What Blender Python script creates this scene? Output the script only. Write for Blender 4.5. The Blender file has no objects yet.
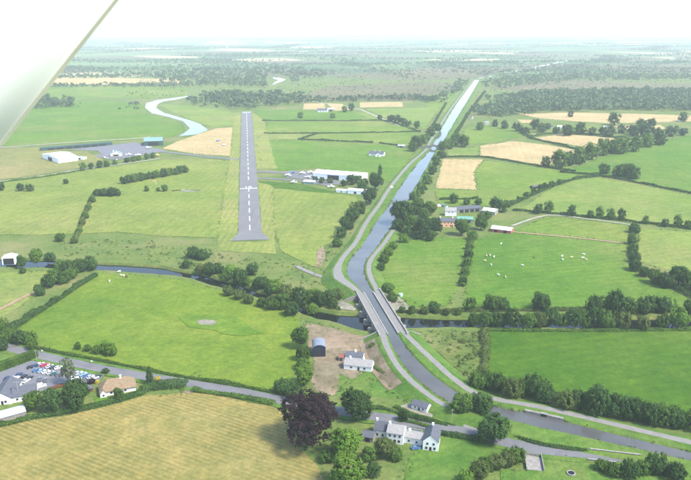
import bpy, math, random
import numpy as np
from mathutils import Vector, Matrix
from mathutils.geometry import delaunay_2d_cdt

random.seed(7)
rng = np.random.default_rng(7)
sc = bpy.context.scene
COL = sc.collection
PI = math.pi
R = math.radians

# ------------------------------------------------------------------ camera
FPX, HCAM, HOR = 700.0, 170.0, 26.0           # focal length in px of the 691 px wide picture, height in m
PITCH = math.atan((240.0 - HOR) / FPX)
cd = bpy.data.cameras.new('camera')
cam = bpy.data.objects.new('camera', cd)
COL.objects.link(cam)
cam.location = (0, 0, HCAM)
cam.rotation_euler = (PI / 2 - PITCH, 0, 0)
cd.sensor_width = 36.0
cd.lens = 36.0 * FPX / 691.0
cd.dof.use_dof = True            # the near strut is out of focus
cd.dof.focus_distance = 700.0
cd.dof.aperture_fstop = 9.0
cd.clip_start = 0.1
cd.clip_end = 120000.0
sc.camera = cam

# ------------------------------------------------------------------ sky, sun, exposure
SUN_EL, SUN_AZ = R(52), R(118)                # azimuth clockwise from +Y (the view direction): from the right, a little behind
world = bpy.data.worlds.new('World')
sc.world = world
world.use_nodes = True
wn = world.node_tree
wn.nodes.clear()
wo = wn.nodes.new('ShaderNodeOutputWorld')
wb = wn.nodes.new('ShaderNodeBackground')
sky = wn.nodes.new('ShaderNodeTexSky')
sky.sky_type = 'NISHITA'
sky.sun_disc = False
sky.sun_elevation = SUN_EL
sky.sun_rotation = SUN_AZ
sky.altitude = 100
sky.air_density = 1.0
sky.dust_density = 1.2
sky.ozone_density = 1.5
wb.inputs['Strength'].default_value = 0.15
wn.links.new(sky.outputs[0], wb.inputs['Color'])
wn.links.new(wb.outputs[0], wo.inputs['Surface'])

sd = bpy.data.lights.new('sun', 'SUN')
sd.energy = 2.7
sd.angle = R(12)
sd.color = (1.0, 0.94, 0.82)
sun = bpy.data.objects.new('sun', sd)
COL.objects.link(sun)
sv = Vector((math.sin(SUN_AZ) * math.cos(SUN_EL), math.cos(SUN_AZ) * math.cos(SUN_EL), math.sin(SUN_EL)))
sun.rotation_euler = sv.to_track_quat('Z', 'Y').to_euler()
sun.location = (0, 0, 400)

sc.render.engine = 'CYCLES'
sc.view_settings.view_transform = 'Standard'
sc.view_settings.look = 'None'
sc.view_settings.gamma = 1.0
sc.view_settings.exposure = 1.6
sc.view_settings.use_curve_mapping = False
sc.cycles.use_denoising = True
sc.cycles.max_bounces = 8
sc.cycles.diffuse_bounces = 2
sc.cycles.glossy_bounces = 2
sc.cycles.transmission_bounces = 2
sc.cycles.volume_bounces = 4
sc.cycles.transparent_max_bounces = 8

# ------------------------------------------------------------------ helpers
SP, CP = math.sin(PITCH), math.cos(PITCH)

def P(px, py, z=0.0):
    """the point of the land (height z) that lies at this place of the photograph"""
    dx, dy, dz = px - 345.5, FPX * CP - (py - 240.0) * SP, -(FPX * SP + (py - 240.0) * CP)
    t = (z - HCAM) / dz
    return Vector((dx * t, dy * t, z))

def ppm(py):
    """picture pixels per metre on the ground at this row"""
    return (FPX * SP + (py - 240.0) * CP) / HCAM

def tag(o, label=None, cat=None, group=None, kind=None):
    if label: o['label'] = label
    if cat: o['category'] = cat
    if group: o['group'] = group
    if kind: o['kind'] = kind
    return o

def link(o, parent=None):
    COL.objects.link(o)
    if parent is not None:
        o.parent = parent
    return o

def obj(name, me, mat=None, parent=None, objmat=False):
    o = bpy.data.objects.new(name, me)
    link(o, parent)
    if mat is not None:
        if objmat:
            if not me.materials: me.materials.append(mat)
            o.material_slots[0].link = 'OBJECT'
            o.material_slots[0].material = mat
        elif not me.materials:
            me.materials.append(mat)
    return o

def empty(name, loc, rz=0.0, label=None, cat=None, group=None):
    o = bpy.data.objects.new(name, None)
    o.empty_display_size = 0.5
    link(o)
    o.location = loc
    o.rotation_euler = (0, 0, rz)
    return tag(o, label, cat, group)

def mesh_from(name, verts, faces, smooth=False):
    me = bpy.data.meshes.new(name)
    me.from_pydata([tuple(v) for v in verts], [], faces)
    me.update()
    if smooth:
        me.polygons.foreach_set('use_smooth', [True] * len(me.polygons))
    return me

def quad_mesh(name, V, tint=None):
    """V: (n,4,3) array of loose quads"""
    n = len(V)
    me = bpy.data.meshes.new(name)
    me.vertices.add(n * 4)
    me.vertices.foreach_set('co', np.ascontiguousarray(V, dtype=np.float32).reshape(-1))
    me.loops.add(n * 4)
    me.loops.foreach_set('vertex_index', np.arange(n * 4, dtype=np.int32))
    me.polygons.add(n)
    me.polygons.foreach_set('loop_start', np.arange(0, n * 4, 4, dtype=np.int32))
    me.polygons.foreach_set('loop_total', np.full(n, 4, dtype=np.int32))
    me.update(calc_edges=True)
    a = me.attributes.new('tint', 'FLOAT', 'FACE')
    a.data.foreach_set('value', (np.asarray(tint) if tint is not None else rng.random(n)).astype(np.float32))
    return me

class MB:
    def __init__(self): self.v, self.f = [], []
    def add(self, vs, fs):
        b = len(self.v)
        self.v += [Vector(v) for v in vs]
        self.f += [[b + i for i in f] for f in fs]
        return self
    def box(self, x0, x1, y0, y1, z0, z1):
        vs = [(x0, y0, z0), (x1, y0, z0), (x1, y1, z0), (x0, y1, z0), (x0, y0, z1), (x1, y0, z1), (x1, y1, z1), (x0, y1, z1)]
        return self.add(vs, [(0, 3, 2, 1), (4, 5, 6, 7), (0, 1, 5, 4), (1, 2, 6, 5), (2, 3, 7, 6), (3, 0, 4, 7)])
    def prism(self, poly, axis, a, b):
        """polygon in the plane across axis ('x' or 'y' or 'z'), from a to b"""
        n = len(poly)
        def p(u, w, t): return {'x': (t, u, w), 'y': (u, t, w), 'z': (u, w, t)}[axis]
        vs = [p(u, w, a) for u, w in poly] + [p(u, w, b) for u, w in poly]
        fs = [tuple(range(n))[::-1], tuple(range(n, 2 * n))] + [(i, (i + 1) % n, n + (i + 1) % n, n + i) for i in range(n)]
        return self.add(vs, fs)
    def tube(self, p, q, r0, r1, n=8):
        p, q = Vector(p), Vector(q)
        d = (q - p).normalized()
        u = d.orthogonal().normalized(); w = d.cross(u)
        vs = []
        for c, r in ((p, r0), (q, r1)):
            vs += [c + (u * math.cos(2 * PI * k / n) + w * math.sin(2 * PI * k / n)) * r for k in range(n)]
        fs = [(k, (k + 1) % n, n + (k + 1) % n, n + k) for k in range(n)] + [tuple(range(n))[::-1], tuple(range(n, 2 * n))]
        return self.add(vs, fs)
    def mesh(self, name, smooth=False):
        import bmesh
        me = mesh_from(name, self.v, self.f, smooth)
        bm = bmesh.new(); bm.from_mesh(me)
        bmesh.ops.recalc_face_normals(bm, faces=bm.faces)
        bm.to_mesh(me); bm.free()
        return me
    def build(self, name, mat, parent=None, smooth=False):
        return obj(name, self.mesh(name, smooth), mat, parent)

def smooth_line(pts, step):
    """Catmull-Rom through the points, resampled; points may be of any dimension"""
    A = np.array(pts, dtype=float)
    out = []
    n = len(A)
    for i in range(n - 1):
        p0, p1, p2, p3 = A[max(i - 1, 0)], A[i], A[i + 1], A[min(i + 2, n - 1)]
        d = np.linalg.norm((p2 - p1)[:2])
        k = max(1, int(d / step))
        for j in range(k):
            t = j / k
            out.append(0.5 * ((2 * p1) + (-p0 + p2) * t + (2 * p0 - 5 * p1 + 4 * p2 - p3) * t ** 2 + (-p0 + 3 * p1 - 3 * p2 + p3) * t ** 3))
    out.append(A[-1])
    return np.array(out)

def normals2(L):
    d = np.gradient(L[:, :2], axis=0)
    d /= np.maximum(np.linalg.norm(d, axis=1, keepdims=True), 1e-6)
    return np.stack([d[:, 1], -d[:, 0]], axis=1)        # to the right of the walking direction

def in_poly(pts, poly):
    pts = np.asarray(pts); poly = np.asarray(poly)
    x, y = pts[:, 0], pts[:, 1]
    c = np.zeros(len(pts), bool)
    j = len(poly) - 1
    for i in range(len(poly)):
        xi, yi, xj, yj = poly[i, 0], poly[i, 1], poly[j, 0], poly[j, 1]
        m = ((yi > y) != (yj > y))
        with np.errstate(divide='ignore', invalid='ignore'):
            c ^= m & (x < (xj - xi) * (y - yi) / (yj - yi) + xi)
        j = i
    return c

# ------------------------------------------------------------------ materials
def new_mat(name):
    m = bpy.data.materials.new(name)
    m.use_nodes = True
    return m, m.node_tree, m.node_tree.nodes['Principled BSDF']

def nd(nt, typ, **kw):
    n = nt.nodes.new(typ)
    for k, v in kw.items():
        if hasattr(n, k): setattr(n, k, v)
        else: n.inputs[k].default_value = v
    return n

def mixc(nt, fac, a, b, mode='MIX'):
    n = nt.nodes.new('ShaderNodeMix')
    n.data_type = 'RGBA'; n.blend_type = mode
    if hasattr(fac, 'is_linked') or hasattr(fac, 'links'): nt.links.new(fac, n.inputs[0])
    else: n.inputs[0].default_value = fac
    for s, v in ((6, a), (7, b)):
        if isinstance(v, (tuple, list)): n.inputs[s].default_value = (*v, 1) if len(v) == 3 else v
        else: nt.links.new(v, n.inputs[s])
    return n.outputs[2]

def ramp(nt, src, lo, hi):
    n = nt.nodes.new('ShaderNodeMapRange')
    n.inputs['From Min'].default_value = lo; n.inputs['From Max'].default_value = hi
    nt.links.new(src, n.inputs['Value'])
    return n.outputs[0]

def noise(nt, scale, detail=4.0, rough=0.55, vec=None):
    n = nt.nodes.new('ShaderNodeTexNoise')
    n.inputs['Scale'].default_value = scale; n.inputs['Detail'].default_value = detail; n.inputs['Roughness'].default_value = rough
    if vec is not None: nt.links.new(vec, n.inputs['Vector'])
    return n.outputs['Fac']

def coords(nt): return nt.nodes.new('ShaderNodeTexCoord').outputs['Object']

def plain(name, col, rough=0.8, var=0.12, scale=1.5, metal=0.0, spec=0.3):
    m, nt, b = new_mat(name)
    co = coords(nt)
    f = ramp(nt, noise(nt, scale, 5, 0.6, co), 0.3, 0.7)
    lo = tuple(c * (1 - var) for c in col); hi = tuple(min(1, c * (1 + var)) for c in col)
    nt.links.new(mixc(nt, f, lo, hi), b.inputs['Base Color'])
    b.inputs['Roughness'].default_value = rough
    b.inputs['Metallic'].default_value = metal
    b.inputs['Specular IOR Level'].default_value = spec
    return m

def grass(name, base, alt, dry, patch=0.02, dryness=0.35, stripe=0.0, stripe_dir=0.0, stripe_m=6.0, dscale=0.006):
    """a field: soft patches of two greens, drier parts, fine tufts and, where mown, swathes"""
    m, nt, b = new_mat(name)
    co = coords(nt)
    f1 = ramp(nt, noise(nt, patch, 6, 0.6, co), 0.36, 0.64)
    c = mixc(nt, f1, base, alt)
    f2 = ramp(nt, noise(nt, dscale, 5, 0.6, co), 0.62 - dryness * 0.45, 0.78 - dryness * 0.2)
    c = mixc(nt, f2, c, dry)
    f3 = ramp(nt, noise(nt, 0.35, 4, 0.7, co), 0.25, 0.75)
    c = mixc(nt, f3, mixc(nt, 1.0, c, (0.66, 0.70, 0.62), 'MULTIPLY'), mixc(nt, 1.0, c, (1.28, 1.22, 1.2), 'MULTIPLY'))
    f4 = ramp(nt, noise(nt, 0.11, 5, 0.65, co), 0.34, 0.66)
    c = mixc(nt, f4, mixc(nt, 1.0, c, (0.80, 0.86, 0.80), 'MULTIPLY'), mixc(nt, 1.0, c, (1.14, 1.08, 1.05), 'MULTIPLY'))
    f5 = ramp(nt, noise(nt, 0.013, 6, 0.7, co), 0.36, 0.64)
    c = mixc(nt, f5, mixc(nt, 1.0, c, (0.84, 0.90, 0.84), 'MULTIPLY'), mixc(nt, 1.0, c, (1.17, 1.10, 1.10), 'MULTIPLY'))
    if stripe > 0:
        mp = nt.nodes.new('ShaderNodeMapping')
        mp.inputs['Rotation'].default_value = (0, 0, stripe_dir)
        nt.links.new(co, mp.inputs['Vector'])
        w = nt.nodes.new('ShaderNodeTexWave')
        w.wave_type = 'BANDS'; w.bands_direction = 'X'
        w.inputs['Scale'].default_value = 0.314 / stripe_m
        w.inputs['Distortion'].default_value = 1.6
        w.inputs['Detail'].default_value = 3; w.inputs['Detail Scale'].default_value = 0.6
        nt.links.new(mp.outputs[0], w.inputs['Vector'])
        br = nt.nodes.new('ShaderNodeMath'); br.operation = 'MULTIPLY'
        nt.links.new(w.outputs['Fac'], br.inputs[0])
        nt.links.new(ramp(nt, noise(nt, 0.03, 4, 0.6, co), 0.3, 0.7), br.inputs[1])
        k = 1 - stripe
        c = mixc(nt, br.outputs[0], c, mixc(nt, 1.0, c, (k, k, k * 0.95), 'MULTIPLY'))
    nt.links.new(c, b.inputs['Base Color'])
    b.inputs['Roughness'].default_value = 0.95
    b.inputs['Specular IOR Level'].default_value = 0.1
    bm = nt.nodes.new('ShaderNodeBump')
    bm.inputs['Strength'].default_value = 0.8; bm.inputs['Distance'].default_value = 0.9
    nt.links.new(noise(nt, 0.5, 5, 0.7, co), bm.inputs['Height'])
    nt.links.new(bm.outputs[0], b.inputs['Normal'])
    return m

def leaf(name, c0, c1, trans=0.25):
    m, nt, b = new_mat(name)
    at = nt.nodes.new('ShaderNodeAttribute'); at.attribute_name = 'tint'
    oi = nt.nodes.new('ShaderNodeObjectInfo')
    c = mixc(nt, at.outputs['Fac'], c0, c1)
    h = nt.nodes.new('ShaderNodeHueSaturation')
    h.inputs['Saturation'].default_value = 0.95
    vr = nt.nodes.new('ShaderNodeMapRange'); vr.inputs['To Min'].default_value = 0.78; vr.inputs['To Max'].default_value = 1.2
    nt.links.new(oi.outputs['Random'], vr.inputs['Value'])
    nt.links.new(vr.outputs[0], h.inputs['Value'])
    nt.links.new(c, h.inputs['Color'])
    nt.links.new(h.outputs[0], b.inputs['Base Color'])
    b.inputs['Roughness'].default_value = 0.8
    b.inputs['Specular IOR Level'].default_value = 0.08
    t = nt.nodes.new('ShaderNodeBsdfTranslucent')
    nt.links.new(h.outputs[0], t.inputs['Color'])
    mx = nt.nodes.new('ShaderNodeMixShader'); mx.inputs[0].default_value = trans
    nt.links.new(b.outputs[0], mx.inputs[1]); nt.links.new(t.outputs[0], mx.inputs[2])
    nt.links.new(mx.outputs[0], nt.nodes['Material Output'].inputs['Surface'])
    return m

def water_mat(name, col, ripple, rough=0.06):
    m, nt, b = new_mat(name)
    co = coords(nt)
    nt.links.new(mixc(nt, ramp(nt, noise(nt, 0.05, 3, 0.5, co), 0.3, 0.7), tuple(c * .8 for c in col), tuple(c * 1.2 for c in col)), b.inputs['Base Color'])
    b.inputs['Roughness'].default_value = rough
    b.inputs['IOR'].default_value = 1.33
    bm = nt.nodes.new('ShaderNodeBump')
    bm.inputs['Strength'].default_value = ripple; bm.inputs['Distance'].default_value = 0.05
    nt.links.new(noise(nt, 0.9, 3, 0.6, co), bm.inputs['Height'])
    nt.links.new(bm.outputs[0], b.inputs['Normal'])
    return m

M = {}
M['g_bright'] = grass('grass_bright', (0.036, 0.098, 0.006), (0.058, 0.122, 0.009), (0.090, 0.140, 0.022), 0.03, 0.3, 0.17, R(75), 7.0)
M['g_green'] = grass('grass_green', (0.062, 0.142, 0.014), (0.086, 0.164, 0.020), (0.128, 0.172, 0.040), 0.03, 0.3, 0.17, R(75), 7.0)
M['g_wet'] = grass('grass_wet', (0.076, 0.148, 0.013), (0.100, 0.166, 0.020), (0.062, 0.134, 0.011), 0.05, 0.35)
M['g_meadow'] = grass('grass_meadow', (0.108, 0.168, 0.018), (0.134, 0.184, 0.026), (0.066, 0.138, 0.012), 0.03, 0.34, 0.07, R(40), 9.0)
M['g_pasture'] = grass('grass_pasture', (0.072, 0.152, 0.016), (0.098, 0.172, 0.024), (0.148, 0.176, 0.048), 0.03, 0.3, 0.17, R(80), 8.0)
M['g_pale'] = grass('grass_pale', (0.112, 0.182, 0.032), (0.142, 0.200, 0.044), (0.180, 0.200, 0.064), 0.02, 0.35, 0.17, R(70), 8.0)
M['g_mid'] = grass('grass_mid', (0.094, 0.166, 0.022), (0.122, 0.184, 0.030), (0.172, 0.188, 0.052), 0.02, 0.3, 0.17, R(60), 9.0)
M['g_rough'] = grass('grass_rough', (0.062, 0.110, 0.024), (0.105, 0.135, 0.036), (0.150, 0.145, 0.060), 0.06, 0.35, dscale=0.02)
M['g_lawn'] = grass('grass_lawn', (0.060, 0.135, 0.022), (0.085, 0.150, 0.028), (0.115, 0.150, 0.040), 0.08, 0.25, dscale=0.03)
M['g_strip'] = grass('grass_runway_strip', (0.158, 0.200, 0.048), (0.184, 0.214, 0.060), (0.214, 0.216, 0.080), 0.03, 0.4, 0.25, 0.0, 5.0)
M['g_airfield'] = grass('grass_airfield', (0.130, 0.180, 0.036), (0.154, 0.196, 0.046), (0.186, 0.202, 0.062), 0.02, 0.35, 0.14, R(8), 8.0)
M['g_hay'] = grass('grass_hay_stubble', (0.206, 0.182, 0.062), (0.232, 0.202, 0.078), (0.176, 0.166, 0.050), 0.04, 0.35, 0.34, R(-62), 2.3, dscale=0.012)
M['g_tan'] = grass('ripe_grain', (0.330, 0.252, 0.140), (0.375, 0.292, 0.165), (0.285, 0.240, 0.130), 0.03, 0.25, 0.12, R(10), 9.0)
M['g_bog'] = grass('bog', (0.115, 0.105, 0.062), (0.095, 0.110, 0.058), (0.150, 0.130, 0.080), 0.008, 0.4, dscale=0.002)
M['g_moor'] = grass('moor_grass', (0.085, 0.125, 0.050), (0.120, 0.150, 0.060), (0.155, 0.160, 0.080), 0.008, 0.4, dscale=0.003)
M['dirt'] = grass('bare_earth', (0.185, 0.145, 0.108), (0.24, 0.192, 0.146), (0.125, 0.105, 0.066), 0.07, 0.4, dscale=0.05)
M['g_dry'] = grass('grass_dry', (0.165, 0.165, 0.058), (0.135, 0.158, 0.046), (0.205, 0.180, 0.085), 0.02, 0.45, dscale=0.01)
M['mud'] = grass('mud', (0.20, 0.185, 0.165), (0.25, 0.235, 0.215), (0.14, 0.145, 0.10), 0.15, 0.3, dscale=0.1)
M['asphalt'] = plain('asphalt', (0.120, 0.120, 0.126), 0.9, 0.10, 0.08)
M['runway'] = plain('runway_asphalt', (0.128, 0.127, 0.130), 0.9, 0.10, 0.05)
def wear(m, dark, lo=.55, hi=.75, sc=(.25, .012, 1)):
    nt = m.node_tree; b = nt.nodes['Principled BSDF']
    src = b.inputs['Base Color'].links[0].from_socket
    mp = nt.nodes.new('ShaderNodeMapping'); mp.inputs['Scale'].default_value = sc
    nt.links.new(coords(nt), mp.inputs['Vector'])
    nt.links.new(mixc(nt, ramp(nt, noise(nt, 1.0, 6, .65, mp.outputs[0]), lo, hi), src, mixc(nt, 1.0, src, (dark, dark, dark), 'MULTIPLY')), b.inputs['Base Color'])
wear(M['runway'], .72); wear(M['asphalt'], .78, .5, .7, (.12, .12, 1))
M['carpark'] = plain('car_park_asphalt', (0.125, 0.125, 0.14), 0.9, 0.12, 0.2)
M['gravel'] = plain('gravel_path', (0.165, 0.158, 0.147), 0.95, 0.12, 0.4)
M['track'] = plain('pale_track', (0.27, 0.255, 0.21), 0.95, 0.15, 0.2)
M['sand'] = plain('orange_track', (0.24, 0.165, 0.095), 0.95, 0.2, 0.3)
M['paint'] = plain('road_paint', (0.56, 0.56, 0.54), 0.8, 0.25, 0.35)
M['canal'] = water_mat('canal_water', (0.072, 0.073, 0.070), 0.16, 0.07)
M['river'] = water_mat('river_water', (0.007, 0.009, 0.007), 0.08, 0.02)
M['white'] = plain('white_render', (0.70, 0.69, 0.66), 0.8, 0.07, 0.8)
M['whitemetal'] = plain('white_sheet_metal', (0.78, 0.79, 0.80), 0.5, 0.05, 0.5)
M['cream'] = plain('cream_render', (0.72, 0.62, 0.50), 0.8, 0.06, 0.8)
M['peach'] = plain('peach_render', (0.72, 0.40, 0.24), 0.8, 0.08, 0.8)
M['slate'] = plain('slate', (0.075, 0.080, 0.098), 0.7, 0.22, 1.2)
M['greyroof'] = plain('weathered_grey_roof', (0.23, 0.222, 0.215), 0.85, 0.15, 1.0)
M['thatch'] = plain('thatch', (0.190, 0.138, 0.085), 0.95, 0.3, 1.2)
M['bluesteel'] = plain('blue_black_sheet', (0.016, 0.020, 0.042), 0.6, 0.2, 0.8)
M['greysteel'] = plain('grey_corrugated_roof', (0.15, 0.175, 0.215), 0.6, 0.2, 0.6)
M['palesteel'] = plain('pale_corrugated_roof', (0.38, 0.41, 0.44), 0.5, 0.10, 0.6)
M['greenwall'] = plain('dark_green_sheet', (0.030, 0.070, 0.062), 0.6, 0.12, 0.3)
M['greenroof'] = plain('teal_grey_roof', (0.15, 0.24, 0.235), 0.5, 0.08, 0.3)
M['teal'] = plain('teal_roof', (0.10, 0.25, 0.20), 0.6, 0.1, 0.5)
M['redwall'] = plain('rust_red_sheet', (0.34, 0.10, 0.075), 0.7, 0.18, 0.6)
M['redbrick'] = plain('red_paint', (0.19, 0.065, 0.045), 0.7, 0.15, 0.8)
M['stone'] = plain('grey_limestone', (0.20, 0.188, 0.165), 0.9, 0.28, 0.9)
M['concrete'] = plain('pale_concrete', (0.20, 0.187, 0.172), 0.9, 0.3, 0.8)
M['coping'] = plain('pale_coping', (0.23, 0.22, 0.20), 0.9, 0.25, 0.8)
M['dark'] = plain('dark_opening', (0.018, 0.018, 0.020), 0.7, 0.1, 1.0)
M['glass'] = plain('window_glass', (0.030, 0.036, 0.045), 0.08, 0.1, 1.0, spec=0.6)
M['wood'] = plain('brown_wood', (0.16, 0.10, 0.06), 0.8, 0.2, 2.0)
M['bark'] = plain('bark', (0.085, 0.065, 0.048), 0.95, 0.25, 2.0)
M['polegrey'] = plain('weathered_pole', (0.30, 0.27, 0.24), 0.9, 0.15, 2.0)
M['rubber'] = plain('tyre_rubber', (0.016, 0.016, 0.017), 0.9, 0.1, 3.0)
M['lamp'] = plain('lamp_lens', (0.70, 0.70, 0.68), 0.2, 0.05, 3.0)
M['tail'] = plain('tail_lens', (0.35, 0.01, 0.01), 0.3, 0.05, 3.0)
M['strut'] = plain('cream_aircraft_paint', (0.54, 0.56, 0.52), 0.5, 0.02, 3.0)  # base colour darkened to stand in for shade of the wing, which isn't built
M['edge_shade'] = plain('olive_edge_shade', (0.42, 0.42, 0.34), 0.7, 0.08, 8.0)  # olive tone paints the shade line along the strut's rear edge
M['orange'] = plain('orange_fabric', (0.80, 0.26, 0.10), 0.8, 0.08, 2.0)
for k, c in {'white': (.78, .78, .78), 'silver': (.46, .48, .50), 'black': (.012, .012, .015), 'navy': (.02, .035, .10), 'blue': (.05, .13, .30),
             'red': (.50, .012, .04), 'grey': (.12, .125, .14), 'green': (.03, .10, .08), 'yellow': (.80, .50, .03), 'lightblue': (.28, .42, .55)}.items():
    m = plain('paint_' + k, c, 0.25, 0.03, 1.0, spec=0.5)
    m.node_tree.nodes['Principled BSDF'].inputs['Coat Weight'].default_value = 0.4
    M['p_' + k] = m
for k, c in {'white': (.74, .71, .64), 'cream': (.60, .44, .26), 'brown': (.14, .055, .03)}.items():
    M['cow_' + k] = plain('hide_' + k, c, 0.9, 0.1, 2.0)
M['l_mid'] = leaf('leaves_mid', (0.040, 0.092, 0.010), (0.092, 0.170, 0.022))
M['l_dark'] = leaf('leaves_dark', (0.025, 0.062, 0.012), (0.058, 0.118, 0.024))
M['l_bright'] = leaf('leaves_bright', (0.066, 0.150, 0.008), (0.135, 0.240, 0.020))
M['l_purple'] = leaf('leaves_purple', (0.010, 0.005, 0.007), (0.034, 0.018, 0.019), 0.1)
M['l_pale'] = leaf('leaves_pale', (0.090, 0.115, 0.055), (0.160, 0.185, 0.095))
M['l_olive'] = leaf('leaves_olive', (0.062, 0.098, 0.018), (0.112, 0.150, 0.034))
M['l_yellow'] = leaf('leaves_yellow', (0.42, 0.33, 0.02), (0.55, 0.45, 0.04))
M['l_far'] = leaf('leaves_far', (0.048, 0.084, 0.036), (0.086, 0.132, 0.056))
M['l_rust'] = leaf('leaves_rust', (0.18, 0.06, 0.03), (0.28, 0.11, 0.05))
M['reed'] = leaf('rough_herbage', (0.075, 0.115, 0.020), (0.150, 0.170, 0.050))
M['reedgreen'] = leaf('bank_herbage', (0.060, 0.120, 0.022), (0.110, 0.175, 0.038))

# ------------------------------------------------------------------ the ground, with the river cut into it
far_bank = [(-160, 252), (-40, 256), (0, 257), (60, 259), (99, 261.5), (135, 263.5), (167, 266), (178, 269), (207, 274), (238, 282), (264, 291.5), (282, 297.5),
            (300, 303.5), (321, 308), (340, 312), (366, 313), (392, 313.5), (450, 316), (520, 316), (600, 316), (645, 316), (691, 317), (860, 321)]
near_bank = [(-160, 262), (-40, 266), (0, 267), (60, 268), (99, 270), (135, 272.5), (167, 275), (186, 277), (212, 285), (246, 294), (264, 300.5), (290, 308),
             (302, 314), (318, 318.5), (340, 323.5), (366, 331), (405, 328.5), (450, 327), (520, 327.5), (600, 328), (645, 329), (691, 329), (860, 332)]
fb = smooth_line([P(*p)[:2] for p in far_bank], 6.0)
nb = smooth_line([P(*p)[:2] for p in near_bank], 6.0)
fb += rng.normal(0, 0.5, fb.shape); nb += rng.normal(0, 0.5, nb.shape)
river_poly = np.concatenate([fb, nb[::-1]])

def build_ground():
    pts = [tuple(p) for p in river_poly]
    n = len(pts)
    edges = [(i, (i + 1) % n) for i in range(n)]
    grid = [(x, y) for x in range(-1600, 1601, 200) for y in range(-200, 3001, 200)]
    g = np.array(grid, float)
    d = np.min(np.linalg.norm(g[:, None, :] - river_poly[None, ::4, :], axis=2), axis=1)
    pts += [tuple(p) for p, dd in zip(g, d) if dd > 25]
    pts += [(x + 3.3, y + 1.7) for x in range(-30000, 30001, 2500) for y in range(-2500, 42501, 2500) if not (-1700 < x < 1700 and -300 < y < 3100)]
    vs, es, fs, *_ = delaunay_2d_cdt([Vector(p) for p in pts], edges, [], 0, 1e-3)
    cen = np.array([np.mean([vs[i] for i in f], axis=0) for f in fs])
    inside = in_poly(cen, river_poly)
    return mesh_from('ground', [(v.x, v.y, 0) for v in vs], [f for f, i in zip(fs, inside) if not i])

def ground_mat():
    m, nt, b = new_mat('open_country')
    co = coords(nt)
    near = mixc(nt, ramp(nt, noise(nt, 0.05, 6, 0.62, co), 0.35, 0.65), (0.070, 0.118, 0.026), (0.118, 0.150, 0.040))
    near = mixc(nt, ramp(nt, noise(nt, 0.016, 5, 0.6, co), 0.5, 0.72), near, (0.165, 0.160, 0.066))
    near = mixc(nt, ramp(nt, noise(nt, 0.4, 4, 0.7, co), 0.25, 0.75), mixc(nt, 1.0, near, (.7, .72, .68), 'MULTIPLY'), mixc(nt, 1.0, near, (1.25, 1.2, 1.15), 'MULTIPLY'))
    # farther off: a patchwork of fields too far away to tell one by one
    mp = nt.nodes.new('ShaderNodeMapping'); mp.inputs['Rotation'].default_value = (0, 0, 0.35)
    nt.links.new(co, mp.inputs['Vector'])
    v = nt.nodes.new('ShaderNodeTexVoronoi'); v.inputs['Scale'].default_value = 1 / 330.0
    nt.links.new(mp.outputs[0], v.inputs['Vector'])
    sep = nt.nodes.new('ShaderNodeSeparateColor'); nt.links.new(v.outputs['Color'], sep.inputs[0])
    cr = nt.nodes.new('ShaderNodeValToRGB'); cr.color_ramp.interpolation = 'CONSTANT'
    e = cr.color_ramp.elements
    e[0].position = 0; e[0].color = (0.075, 0.125, 0.050, 1)
    e[1].position = 0.3; e[1].color = (0.105, 0.150, 0.062, 1)
    for pos, c in ((0.5, (0.115, 0.108, 0.065)), (0.66, (0.125, 0.175, 0.075)), (0.80, (0.34, 0.29, 0.17)), (0.89, (0.065, 0.105, 0.050))):
        x = e.new(pos); x.color = (*c, 1)
    nt.links.new(sep.outputs[0], cr.inputs[0])
    far = mixc(nt, ramp(nt, noise(nt, 0.004, 5, 0.6, co), 0.3, 0.7), mixc(nt, 1.0, cr.outputs[0], (.8, .85, .8), 'MULTIPLY'), cr.outputs[0])
    sx = nt.nodes.new('ShaderNodeSeparateXYZ'); nt.links.new(co, sx.inputs[0])
    nt.links.new(mixc(nt, ramp(nt, sx.outputs['Y'], 2300, 2700), near, far), b.inputs['Base Color'])
    b.inputs['Roughness'].default_value = 0.95
    b.inputs['Specular IOR Level'].default_value = 0.1
    bm = nt.nodes.new('ShaderNodeBump'); bm.inputs['Strength'].default_value = 0.6; bm.inputs['Distance'].default_value = 0.8
    nt.links.new(noise(nt, 0.45, 5, 0.7, co), bm.inputs['Height']); nt.links.new(bm.outputs[0], b.inputs['Normal'])
    return m
tag(obj('ground', build_ground(), ground_mat()), 'rough green land reaching to the hazy horizon', 'ground', kind='structure')

def build_river():
    # bank slopes down from the cut edge, and the water
    for line, s, nm in ((fb, 1, 'river_bank'), (nb, -1, 'river_bank')):
        nrm = normals2(line)
        vs, fs = [], []
        n = len(line)
        prof = [(0.0, 0.0), (0.9, -0.7), (1.6, -1.5), (3.5, -3.2)]
        for k, (o, z) in enumerate(prof):
            for i in range(n):
                j = rng.normal(0, 0.15) if k else 0
                q = line[i] + nrm[i] * s * (o + j)
                vs.append((q[0], q[1], z))
        for k in range(len(prof) - 1):
            fs += [(k * n + i, k * n + i + 1, (k + 1) * n + i + 1, (k + 1) * n + i) for i in range(n - 1)]
        o = obj(nm, mesh_from(nm, vs, fs), M['g_rough'])
        tag(o, 'steep grassy far bank of the river' if s == 1 else 'steep grassy near bank of the river', 'river bank', kind='structure')
    cf, cn = fb, nb
    k = 160
    ia = np.linspace(0, len(cf) - 1, k).astype(int); ib = np.linspace(0, len(cn) - 1, k).astype(int)
    vs = [(*cf[i], -1.6) for i in ia] + [(*cn[i], -1.6) for i in ib]
    o = obj('river', mesh_from('river', vs, [(i, i + 1, k + i + 1, k + i) for i in range(k - 1)]), M['river'])
    tag(o, 'dark still river crossing under the aqueduct', 'river', kind='structure')
build_river()

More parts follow.
